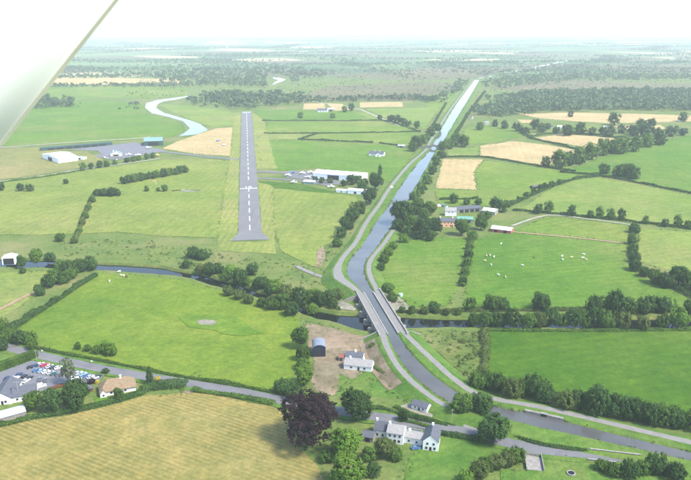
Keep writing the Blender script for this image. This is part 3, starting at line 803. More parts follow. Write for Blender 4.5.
def crown(name, lobes, n, size, low=-0.55):
    lobes = np.array(lobes, float)
    pr = lobes[:, 3] ** 2; pr = pr / pr.sum()
    k = rng.choice(len(lobes), n * 2, p=pr)
    D = sphere_dirs(n * 2)
    rad = lobes[k, 3] * (1.06 - 0.38 * rng.random(n * 2) ** 1.6)
    C = lobes[k, :3] + D * rad[:, None]
    deep = np.zeros(len(C), bool)
    for j in range(len(lobes)):
        deep |= (np.linalg.norm(C - lobes[j, :3], axis=1) < 0.66 * lobes[j, 3]) & (k != j)
    keep = (~deep) & (D[:, 2] > low - .3 * rng.random(len(D)))
    C, D, k = C[keep], D[keep], k[keep]
    per = 22
    m = max(12, n // per)
    C, D, k = C[:m], D[:m], k[:m]
    m = len(C)
    tl = rng.random(len(lobes)); tc = rng.random(m)
    rep_ = np.repeat(np.arange(m), per)
    q = sphere_dirs(m * per) + D[rep_] * .55 + np.array([0, 0, .25])
    cr = size * rng.uniform(1.7, 3.6, m) * (1 + .0 * D[:, 2])
    CC = C[rep_] + q * cr[rep_][:, None] * np.sqrt(rng.random(m * per))[:, None]
    tint = np.clip(0.3 * tl[k[rep_]] + 0.4 * tc[rep_] + .3 * rng.random(m * per), 0, 1)
    return quad_mesh(name, leaf_quads(CC, q + D[rep_] * .5, size, .7), tint)

def lobes_round(nl, seed, R0=0.62, spread=0.55, zc=1.15, flat=0.85, top=0.75):
    r = random.Random(seed)
    out = [(0, 0, zc, 0.62)]
    for i in range(nl):
        a = 2 * PI * (i * 0.618 + r.random() * .25); el = r.uniform(-0.6, 1.05)
        q = spread * r.uniform(.72, 1.28)
        out.append((q * math.cos(a) * math.cos(el * 1.1), q * math.sin(a) * math.cos(el * 1.1), zc + flat * math.sin(el) * top, r.uniform(.20, .46)))
    return out

def trunk_mesh(name, h=1.0, r=0.07, limbs=5, seed=0):
    rr = random.Random(seed)
    m = MB()
    m.tube((0, 0, -0.02), (0.01, 0.02, h * .45), r * 1.25, r * .85, 8)
    m.tube((0.01, 0.02, h * .45), (0.03, 0, h * 1.2), r * .85, r * .25, 8)
    for i in range(limbs):
        a = 2 * PI * i / limbs + rr.random(); z = h * rr.uniform(.4, .8)
        m.tube((0, 0, z), (.55 * math.cos(a), .55 * math.sin(a), z + rr.uniform(.2, .5)), r * .5, r * .12, 6)
    return m.mesh(name)

PROTO = {}
for i in range(4):
    PROTO[f'tree{i}'] = (crown('crown', lobes_round(17, 10 + i, zc=1.0), 8500, 0.050, low=-.95), trunk_mesh('trunk', seed=i))
for i in range(3):
    PROTO[f'bush{i}'] = (crown('crown', lobes_round(11, 30 + i, zc=.62, spread=.6, top=.45), 4200, 0.058, low=-.75), trunk_mesh('trunk', .6, .045, 4, 9 + i))
for i in range(3):
    PROTO[f'far{i}'] = (crown('crown', lobes_round(11, 50 + i, zc=.68, spread=.58), 1500, 0.095, low=-1.2), trunk_mesh('trunk', .7, .06, 2, 20 + i))
PROTO['tall0'] = (crown('crown', [(0, 0, .9 + .36 * k, .46 - .012 * k * k) for k in range(6)] + [(.3 * math.cos(k * 2.4), .3 * math.sin(k * 2.4), .7 + .21 * k, .30) for k in range(9)], 6000, 0.05), trunk_mesh('trunk', 1.9, .07, 6, 31))
PROTO['conifer0'] = (crown('crown', [(.08 * math.cos(k * 2.2), .08 * math.sin(k * 2.2), .45 + .2 * k, .62 - .062 * k) for k in range(10)], 6000, 0.045, low=-.9), trunk_mesh('trunk', 1.7, .06, 4, 33))
PROTO['willow0'] = (crown('crown', lobes_round(13, 77, spread=.62, zc=1.25), 4200, 0.048), trunk_mesh('trunk', seed=7))
PROTO['beech'] = (crown('crown', lobes_round(26, 5, spread=.66, zc=1.02, top=.7), 17000, 0.036, low=-.8), trunk_mesh('trunk', .8, .06, 7, 3))
CZ = {'tree': .98, 'bush': .60, 'far': .66, 'tall': 1.55, 'coni': 1.2, 'will': 1.2, 'beec': 1.0}

def tree_at(cx, cy, r, kind='tree', mat='l_mid', label='', name='tree', cat='tree', group=None, base=None, hs=1.0):
    """cx, cy, r: the crown's centre and half width in the photograph"""
    cz = CZ[kind[:4]] if kind[:4] in CZ else CZ[kind[:3]]
    by = cy + r * cz * hs * 0.93 if base is None else base
    p = P(cx, by)
    rad = r / ppm(by)
    if kind in ('tree', 'bush', 'far'): kind += str(random.randrange(4 if kind == 'tree' else 3))
    cm, tm = PROTO[kind]
    e = empty(name, p, random.uniform(0, 6.28), label, cat, group)
    e.scale = (rad, rad * random.uniform(.92, 1.08), rad * hs * random.uniform(.94, 1.08))
    obj('crown', cm, M[mat], e, objmat=True)
    obj('trunk', tm, M['bark'], e, objmat=True)
    return e

ORD = ['first', 'second', 'third', 'fourth', 'fifth', 'sixth', 'seventh', 'eighth', 'ninth', 'tenth', 'eleventh', 'twelfth', 'thirteenth', 'fourteenth', 'fifteenth', 'sixteenth', 'seventeenth', 'eighteenth', 'nineteenth', 'twentieth', 'twenty-first', 'twenty-second', 'twenty-third', 'twenty-fourth']
ADJ = {'l_mid': 'mid green', 'l_dark': 'dark green', 'l_bright': 'bright green', 'l_pale': 'pale grey-green', 'l_olive': 'olive green', 'l_far': 'hazy green', 'l_purple': 'dark purple', 'l_yellow': 'yellow', 'l_rust': 'rust red'}
def row(items, where, kind='tree', name='tree', cat='tree', mats=('l_mid', 'l_dark'), hs=1.0):
    """a row of trees told apart by their place in it, counted from the left"""
    items = sorted(items)
    for i, it in enumerate(items):
        mt = it[3] if len(it) > 3 else random.choice(mats)
        k = 1.27 if kind == 'bush' else 1.12
        od = 'leftmost' if i == 0 else 'rightmost' if i == len(items) - 1 else ORD[i] + ' from left'
        tree_at(it[0], it[1], it[2] * k, kind, mt, f'{ADJ[mt]} {cat}, {od} {where}', name, cat, f'{cat}s {where}', hs=hs * random.uniform(1.0, 1.3))

def hedge(px, w, h, label, mat='l_dark', dens=26, size=0.32, name='hedge', ragged=0.35, cat='hedge', square=False):
    L = smooth_line([P(*p)[:2] for p in px], 2.0)
    seg = np.linalg.norm(np.diff(L, axis=0), axis=1)
    tot = seg.sum()
    n = int(tot * dens * 2.2)
    t = rng.random(n) * (len(L) - 1)
    i = t.astype(int); fr = (t - i)[:, None]
    i = np.minimum(i, len(L) - 2)
    c = L[i] * (1 - fr) + L[i + 1] * fr
    nr = normals2(L)[i]
    m = len(L) + 2
    wave = np.interp(t, np.arange(m), np.convolve(rng.normal(0, 1, m + 6), np.ones(5) / 5, 'valid')[:m]) * 1.6
    hh = h * np.clip(1 + ragged * wave, .35, 2.0); ww = w * np.clip(1 + ragged * .6 * wave, .5, 1.7)
    if square:
        u = rng.uniform(-1, 1, n); f = rng.random(n)
        pa = w + 2 * h
        v = f * pa
        off = np.where(v < h, -w / 2, np.where(v < h + w, v - h - w / 2, w / 2)); z = np.where(v < h, v, np.where(v < h + w, h, pa - v))
        N = np.stack([np.where((v < h), -1, np.where(v < h + w, 0, 1)) * nr[:, 0], np.where((v < h), -1, np.where(v < h + w, 0, 1)) * nr[:, 1], np.where((v >= h) & (v < h + w), 1.0, 0)], 1)
        C = np.stack([c[:, 0] + nr[:, 0] * off, c[:, 1] + nr[:, 1] * off, z], 1)
        wb = .5
    else:
        an = rng.uniform(-.35, PI + .35, n)
        rr = 1.05 - .4 * rng.random(n) ** 1.5
        off = ww / 2 * np.cos(an) * rr; z = hh * (.45 + .55 * np.sin(an) * rr)
        N = np.stack([nr[:, 0] * np.cos(an), nr[:, 1] * np.cos(an), np.sin(an)], 1)
        C = np.stack([c[:, 0] + nr[:, 0] * off, c[:, 1] + nr[:, 1] * off, np.maximum(z, .1)], 1)
        wb = .9
    C[:, :2] += rng.normal(0, .12 * w / 2, (n, 2))
    tint = np.clip(.5 + .25 * np.sin(t * .7 + wave * 3) + rng.normal(0, .25, n), 0, 1)
    me = quad_mesh(name, leaf_quads(C, N, size, wb), tint)
    return tag(obj(name, me, M[mat]), label, cat)

def wood(polys, spacing, hgt, mat, label, name='woodland', q=14, fill=1.0, px=True, soft=1.4):
    """a far wood that reads as one mass: small crowns of leaf clumps"""
    C, N, S, T = [], [], [], []
    for poly in polys:
        W = np.array([P(*p)[:2] for p in poly]) if px else np.array(poly)
        lo, hi = W.min(0), W.max(0)
        k = int((hi - lo).prod() / spacing ** 2 * fill)
        pts = lo + rng.random((k, 2)) * (hi - lo)
        pts = pts[in_poly(pts, W)]
        if not len(pts): continue
        m = len(pts)
        pts = pts + rng.normal(0, spacing * soft, (m, 2))
        wet = np.concatenate([(Lw + Rw)[::3] / 2, FARCAN[:, :2]])
        dist = np.array([np.min(np.linalg.norm(wet - q_, axis=1)) for q_ in pts])
        ok = (dist > 24) & ~in_poly(pts, FARRIV) & ~in_poly(pts, np.array([P(*p)[:2] for p in ((267, 75), (280, 75), (290, 79), (290, 84), (270, 90), (266, 86))]))
        pts = pts[ok]; m = len(pts)
        if not m: continue
        h = hgt * rng.uniform(.5, 1.3, m); r = h * rng.uniform(.42, .62, m)
        D = sphere_dirs(m * q); D[:, 2] = np.abs(D[:, 2]) * 1.0 - .25
        rep = np.repeat(np.arange(m), q)
        cc = np.stack([pts[rep, 0] + D[:, 0] * r[rep], pts[rep, 1] + D[:, 1] * r[rep], np.maximum(h[rep] * .55 + D[:, 2] * h[rep] * .5, .3)], 1)
        C.append(cc); N.append(D); S.append(r[rep] * .52); T.append(np.clip(.6 * rng.random(m)[rep] + .4 * rng.random(m * q), 0, 1))
    C, N, S, T = map(np.concatenate, (C, N, S, T))
    return tag(obj(name, quad_mesh(name, leaf_quads(C, N, 1.0) if False else leaf_quads_s(C, N, S), T), M[mat]), label, 'woodland' if name == 'woodland' else 'scrub', kind='stuff')

def leaf_quads_s(C, N, S):
    Q = leaf_quads(np.zeros_like(C), N, 1.0)
    return C[:, None, :] + Q * S[:, None, None]

def scrub(polys, n_per_ha, size, hgt, mat, label, name='rough_herbage', q=10, edge=None):
    C, N, S, T = [], [], [], []
    for poly in polys:
        W = np.array([P(*p)[:2] for p in poly])
        lo, hi = W.min(0), W.max(0)
        k = int((hi - lo).prod() / 1e4 * n_per_ha)
        pts = lo + rng.random((k, 2)) * (hi - lo)
        pts = pts[in_poly(pts, W)]
        m = len(pts)
        if not m: continue
        r = size * rng.uniform(.4, 1.6, m) * np.where(rng.random(m) < .06, 2.0, 1.0)
        rep = np.repeat(np.arange(m), q)
        D = sphere_dirs(m * q); D[:, 2] = np.abs(D[:, 2])
        C.append(np.stack([pts[rep, 0] + D[:, 0] * r[rep], pts[rep, 1] + D[:, 1] * r[rep], D[:, 2] * r[rep] * hgt + .15], 1))
        N.append(D); S.append(r[rep] * .5); T.append(np.clip(.7 * rng.random(m)[rep] + .3 * rng.random(m * q), 0, 1))
    C, N, S, T = map(np.concatenate, (C, N, S, T))
    return tag(obj(name, quad_mesh(name, leaf_quads_s(C, N, S), T), M[mat]), label, 'herbage', kind='stuff')

# ---- single trees of the foreground
tree_at(312, 417, 30, 'beech', 'l_purple', 'huge dark purple copper beech beside the hayfield', 'copper_beech', base=442, hs=.86)
tree_at(356, 403, 16.5, 'tree2', 'l_dark', 'big round dark green tree right of the copper beech')
tree_at(345, 442, 18, 'tree1', 'l_bright', 'bright green tree directly below the copper beech')
tree_at(348, 468, 20, 'tree0', 'l_bright', 'lime green round tree at the bottom edge')
tree_at(329, 456, 9, 'bush1', 'l_mid', 'leafy bush tucked against the hayfield corner', 'bush', 'bush')
tree_at(304, 376, 10, 'tree3', 'l_bright', 'bright lime tree above the copper beech')
tree_at(283, 387, 10, 'bush0', 'l_dark', 'dark spreading shrub left of the copper beech at the road', 'bush', 'bush')
tree_at(296, 393, 10, 'bush2', 'l_dark', 'dark shrub hugging the top left of the copper beech', 'bush', 'bush')
tree_at(301, 337, 10, 'tree1', 'l_mid', 'tall tree left of the blue barn', hs=1.25)
tree_at(303, 352, 8, 'tree0', 'l_mid', 'leafy tree below the blue barn tree', hs=1.1)
tree_at(304, 364, 8, 'bush1', 'l_bright', 'bright shrub left of the bare yard', 'bush', 'bush')
tree_at(461, 404, 11.5, 'tree3', 'l_mid', 'light green tree left of the canal gap by the gravel turning')
tree_at(481, 402, 12.5, 'tree0', 'l_dark', 'dark tree standing across the canal at the gravel turning')
tree_at(493, 428, 16.5, 'tree2', 'l_dark', 'big dark tree between the road and the canal')
tree_at(384, 447, 11, 'tree1', 'l_olive', 'olive garden tree in front of the white houses')
tree_at(369, 455, 9, 'bush2', 'l_mid', 'garden shrub left of the olive garden tree', 'bush', 'bush')
tree_at(396, 455, 8, 'bush0', 'l_mid', 'garden shrub right of the olive garden tree', 'bush', 'bush')
tree_at(372, 470, 9, 'bush1', 'l_dark', 'dark garden shrub right of the lime tree', 'bush', 'bush')
tree_at(404, 415, 6, 'tree1', 'l_dark', 'small dark tree behind the white houses', hs=1.2)
tree_at(69, 371, 8.5, 'willow0', 'l_pale', 'pale feathery tree rising over the car park', hs=1.5)
tree_at(77, 394, 15, 'tree2', 'l_dark', 'large dark tree beside the car park')
tree_at(53, 400, 12, 'tree1', 'l_dark', 'dark tree between the large dark tree and the pale shed')
tree_at(34, 400, 9.5, 'tree3', 'l_mid', 'lighter tree beside the slate roofed building')
tree_at(150, 374, 5.5, 'conifer0', 'l_dark', 'tall dark conifer right of the thatched house', 'conifer', hs=1.6)
tree_at(119, 387, 5.8, 'tree0', 'l_mid', 'small tree in front of the thatched house', hs=1.15, base=400)
tree_at(157, 379, 3.5, 'bush2', 'l_yellow', 'yellow flowering shrub beside the dark conifer', 'bush', 'bush')
tree_at(92, 381, 4, 'bush0', 'l_purple', 'dark purple shrub left of the thatched house', 'bush', 'bush')
tree_at(97, 382, 2.5, 'bush1', 'l_yellow', 'small yellow shrub against the thatched house', 'bush', 'bush')
tree_at(106, 371, 4, 'bush2', 'l_dark', 'dark shrub at the far end of the car park', 'bush', 'bush')
tree_at(37, 256, 7.5, 'tree2', 'l_bright', 'round bright green tree by the white open shed')
tree_at(22, 262, 5.5, 'tree0', 'l_dark', 'dark tree between the white open shed and the bright tree', hs=1.2)
tree_at(50, 257, 6, 'bush1', 'l_dark', 'dark bush right of the round bright tree', 'bush', 'bush')
tree_at(23, 271, 3.5, 'bush0', 'l_mid', 'small bush on the left lawn', 'bush', 'bush')
tree_at(605, 170, 6, 'far0', 'l_dark', 'single dark round tree at the hedge corner')
tree_at(402, 213, 13, 'tree2', 'l_dark', 'broad dark tree overhanging the canal bank')
tree_at(481, 222, 7.5, 'tree0', 'l_mid', 'tree between the teal shed and the red shed', hs=1.15)
tree_at(461.5, 228, 8, 'tree3', 'l_mid', 'leafy tree in front of the teal roofed shed')
tree_at(380, 171, 3.4, 'tall0', 'l_dark', 'slender pointed tree behind the white hangar', 'poplar', hs=1.3)
tree_at(375, 182, 8, 'tree1', 'l_dark', 'dark tree right of the white hangar')
tree_at(370, 197, 8, 'tree3', 'l_dark', 'dark round tree below the white hangar shed')
tree_at(352, 181, 6, 'far1', 'l_dark', 'dark tree in front of the hangar right end')
tree_at(330, 181, 3.5, 'far2', 'l_olive', 'small olive tree in front of the hangar doors')
tree_at(678, 275, 11, 'tree2', 'l_dark', 'big dark tree near the right edge at the hedge end')

# ---- rows
row([(194, 253, 6.5), (203, 255, 6)], 'as a dark pair above the river bend', 'bush', 'bush', 'bush', ('l_dark',))
row([(186, 265, 3.5), (200, 269, 4.5), (210, 270, 5.5), (219, 269, 5), (230, 273, 6), (240, 278, 6.5, 'l_dark'), (252, 270, 5), (264, 283, 6), (275, 287, 6.5), (288, 293, 7), (301, 298, 8, 'l_dark'), (312, 297, 6.5), (320, 299, 7, 'l_dark'), (329, 298, 6), (338, 295, 5), (225, 277, 4), (246, 281, 4.5), (257, 284, 4.5), (269, 290, 4), (295, 299, 4), (333, 304, 4)],
    'along the far bank of the dark river', 'bush', 'riverside_bush', 'bush', ('l_mid', 'l_bright', 'l_dark', 'l_olive'), 1.1)
row([(229, 291, 4.5), (239, 295, 4.5), (249, 299, 4.5), (261, 303, 4), (272, 304, 5.5), (281, 303, 7, 'l_mid'), (291, 309, 6, 'l_dark'), (312, 309, 5, 'l_bright')],
    'along the near bank of the dark river', 'bush', 'riverside_bush', 'bush', ('l_mid', 'l_olive'), 1.1)
row([(402, 310, 3), (412, 310.5, 3.4), (424, 311, 3.6), (436, 311, 3), (446, 312, 3.6), (458, 312, 3.4)], 'on the river bank right of the aqueduct', 'bush', 'riverside_bush', 'bush', ('l_mid', 'l_olive'))
row([(470, 305, 5), (492, 304, 7), (503, 305, 5.5), (541, 303, 8, 'l_dark'), (594, 306, 7), (607, 305, 8), (616, 304, 9, 'l_dark'), (627, 307, 7), (641, 307, 6.5), (650, 304, 8, 'l_dark'), (664, 306, 7, 'l_dark'), (690, 309, 6)],
    'across the river right of the aqueduct', 'bush', 'riverside_bush', 'bush', ('l_mid', 'l_dark'), 1.15)
row([(474, 320, 5), (484, 319, 7), (497, 320, 6), (513, 318, 8, 'l_dark'), (527, 321, 7), (538, 320, 6, 'l_olive'), (551, 318, 8), (562, 320, 6), (572, 318, 8, 'l_dark'), (583, 320, 6.5), (593, 318, 8, 'l_dark'), (606, 321, 7), (622, 321, 7, 'l_olive'), (643, 324, 5.5, 'l_olive'), (662, 321, 6), (678, 318, 8.5)],
    'on the river edge of the vivid field', 'bush', 'riverside_bush', 'bush', ('l_mid', 'l_mid', 'l_dark', 'l_bright'), 1.15)
row([(477, 381, 8), (489, 381, 7), (498, 383, 8), (511, 389, 8), (521, 388, 7), (533, 387, 9, 'l_dark'), (544, 394, 9, 'l_dark'), (565, 401, 8, 'l_olive'), (577, 400, 9, 'l_dark'), (594, 402, 11, 'l_dark'), (606, 406, 8), (617, 407, 10, 'l_dark'), (634, 411, 9), (648, 414, 9, 'l_dark'), (660, 415, 9), (675, 418, 9, 'l_dark'), (690, 420, 9)],
    'between the towpath and the vivid field', 'bush', 'hedgerow_tree', 'tree', ('l_mid', 'l_dark', 'l_mid', 'l_olive'), 1.2)
row([(546, 163, 4.5), (560, 162, 8), (570, 160, 6), (579, 158, 7), (591, 154, 7), (603, 150, 7), (611, 148, 6), (620, 148, 7), (633, 146, 7), (647, 142, 6.5), (659, 140, 6)],
    'between tan fields and smooth green field', 'far', 'hedgerow_tree', 'tree', ('l_mid', 'l_dark'))
row([(619, 172, 6, 'l_mid'), (626, 171, 6.5, 'l_mid'), (634, 174, 6, 'l_dark')], 'in the trio on the long right hedge', 'far', 'tree', 'tree')
row([(538, 210, 4), (548, 208.5, 4.5), (571, 212, 4), (590, 215, 2.8), (600, 213.5, 3.8), (610, 215.5, 3.8), (622, 216, 3.8), (645, 221, 3.2), (665, 224, 3.2), (678, 222, 4.2), (688, 225, 4)],
    'on the hedge above the narrow field', 'far', 'hedgerow_tree', 'tree', ('l_mid', 'l_dark'), 1.2)
row([(634, 229, 4.5), (632, 240, 4), (633, 249, 4), (635, 258, 4.5), (634, 266, 5.5), (644, 272, 5), (655, 278, 6), (665, 281, 7), (690, 282, 8)], 'in the curved hedge at the right edge', 'bush', 'hedgerow_bush', 'bush', ('l_dark', 'l_mid'), 1.1)
row([(413, 225, 8), (424, 228, 8), (434, 225, 8, 'l_dark'), (418, 206, 7), (430, 208, 6)], 'in the grove left of the peach farmhouse', 'tree', 'tree', 'tree', ('l_mid', 'l_dark'))
row([(398, 226, 5), (408, 232, 5), (419, 235, 5), (430, 236, 5), (424, 214, 4.5)], 'under the grove left of the farmhouse', 'bush', 'bush', 'bush', ('l_dark', 'l_mid'))
row([(454, 200, 4.5), (467, 202, 3.5), (478, 203, 3.5), (496, 205, 6, 'l_dark'), (503, 208, 5), (488, 216, 4)], 'along the back of the farm sheds', 'far', 'tree', 'tree', ('l_mid', 'l_dark'))
row([(470, 246, 3.5), (469, 254, 4), (467, 263, 4), (465, 272, 4), (463, 281, 4), (473, 236, 5)], 'in the hedge line below the farm', 'bush', 'hedgerow_bush', 'bush', ('l_mid', 'l_dark'))
row([(388, 252, 4, 'l_bright'), (384, 259, 4.5, 'l_mid'), (381, 267, 4, 'l_dark'), (393, 246, 4, 'l_bright'), (387, 290, 6, 'l_mid'), (393, 297, 5, 'l_mid'), (433, 307, 5, 'l_dark'), (404, 239, 4, 'l_bright')], 'on the right canal bank above the aqueduct', 'bush', 'bank_bush', 'bush')
row([(359, 208, 6), (352, 216, 6.5), (347, 224, 6), (341, 233, 5), (337, 243, 4), (363, 188, 4)], 'left of the towpath below the hangar', 'bush', 'bank_bush', 'bush', ('l_mid', 'l_dark'), 1.15)
row([(78.5, 346, 2.8), (88, 348, 3.2), (97, 350, 3.6), (105, 348, 5), (111, 350, 5)], 'on the road edge of the big meadow', 'bush', 'roadside_bush', 'bush', ('l_mid', 'l_bright'), 1.3)
row([(516, 455, 8), (507, 459, 7), (495, 461, 8), (486, 464, 7), (478, 469, 8), (466, 476, 7)], 'in the garden hedge at the bottom', 'bush', 'garden_bush', 'bush', ('l_mid', 'l_bright', 'l_olive'))
row([(602, 466, 6), (613, 469, 7), (628, 470, 8), (641, 468, 7), (655, 464, 10, 'l_dark'), (677, 473, 8), (668, 470, 6)], 'below the road at the lower right corner', 'bush', 'roadside_bush', 'bush', ('l_mid', 'l_dark'))
row([(21, 188.5, 3.5), (30, 188.5, 3.8), (0, 187, 4.5), (66, 182, 2.6)], 'standing alone on the left airfield grass', 'far', 'tree', 'tree', ('l_dark',))
row([(98, 193, 3.5), (105, 192.5, 4.5), (112, 192.5, 4.5), (118, 193, 3.5)], 'in the clump heading the airfield hedge', 'bush', 'bush', 'bush', ('l_dark',))
row([(83, 168, 3.2), (91, 167, 2.6), (100, 165, 3.2), (107, 164.5, 3), (115, 163, 2.4)], 'along the track below the reception house', 'far', 'bush', 'bush', ('l_mid', 'l_dark'))
row([(124 + 5.6 * k, 181 - 1.0 * k, 3.6) for k in range(12)], 'in the dark row below the left apron', 'far', 'bush', 'bush', ('l_dark', 'l_mid'))
row([(165, 188.5, 3.4), (147, 189.5, 2.4), (158, 190, 1.8)], 'near the windsock', 'far', 'bush', 'bush', ('l_mid',))
row([(127, 160.5, 2.8), (133, 159.5, 2.8), (139, 158.5, 2.4), (147, 157, 2.6), (153, 156, 2.4)], 'edging the left apron', 'far', 'bush', 'bush', ('l_dark', 'l_mid'))
row([(74, 241, 3), (79, 231, 3), (82, 223, 3), (85, 216, 3), (88, 208, 2.8), (92, 200, 3), (60, 238, 4)], 'in the hedge crossing the left airfield', 'bush', 'bush', 'bush', ('l_mid', 'l_olive'))
row([(315, 180, 2.6), (322, 181, 2.6), (344, 184, 3), (363, 184, 5), (358, 180, 4)], 'between the hangar and the white sheds', 'far', 'tree', 'tree', ('l_dark', 'l_mid'))
row([(300, 116, 2.6), (333, 116.5, 2.4), (391, 119, 3.6), (397, 121, 3.6), (403, 122, 3), (408, 124, 3), (417, 126, 3), (380, 118.5, 2.4), (345, 110, 2.6), (351, 108.5, 3), (416, 144, 5), (424, 140, 5), (430, 133, 4.5), (437, 128, 4), (412, 148, 4)],
    'on the hedges beyond the hangar field', 'far', 'hedgerow_tree', 'tree', ('l_mid', 'l_dark'))
row([(449, 145, 5), (456, 141, 5), (464, 143, 5), (441, 155, 4), (437, 162, 4), (432, 171, 4.5), (427, 180, 4.5), (421, 190, 5), (415, 197, 5), (443, 147, 4)], 'right of the canal below the humpback bridge', 'far', 'bank_tree', 'tree', ('l_dark', 'l_mid'))
row([(566 + i * 11.5 + random.uniform(-3, 3), 131.5 + random.uniform(-1.5, 1.5), random.uniform(3.5, 6)) for i in range(11)], 'in the belt right of the far cottages', 'far', 'hedgerow_tree', 'tree', ('l_dark', 'l_far'))
row([(614, 121, 5.5), (642, 126, 5), (650, 125, 5), (570, 115, 2.6), (683, 118, 4), (630, 131, 4), (535, 126, 4), (541, 129, 4), (548, 127, 3), (556, 131, 3.5), (480, 127, 3.5), (495, 124, 3), (505, 126, 3.5), (517, 128, 4), (525, 131, 4)], 'among the far cottages and grain strips', 'far', 'hedgerow_tree', 'tree', ('l_dark', 'l_far'))
row([(20, 338, 6), (9, 336, 6), (30, 338, 5.5), (4, 345, 5), (33, 345, 4.5), (2, 325, 5)], 'behind the clipped hedge at the left edge', 'bush', 'bush', 'bush', ('l_dark', 'l_mid'), 1.2)
row([(60, 268, 5), (70, 268, 6), (80, 266, 6), (90, 264, 6), (55, 277, 6), (48, 282, 5.5), (64, 278, 6), (40, 291, 4.5), (72, 274, 5)], 'at the river end of the meadow hedge', 'bush', 'bush', 'bush', ('l_mid', 'l_dark'), 1.1)
row([(372, 346, 3.5), (381, 349, 3.5), (376, 338, 3), (394, 366, 3)], 'on the embankment above the cottage', 'bush', 'bush', 'bush', ('l_mid',))
row([(533, 191, 2.6), (540, 188.5, 3), (545, 187, 2.8), (551, 185, 2.8), (559, 182.5, 2.6), (526, 196, 2.6), (519, 199, 2.6)], 'on the slanting hedge by the dark hut', 'far', 'bush', 'bush', ('l_dark',))

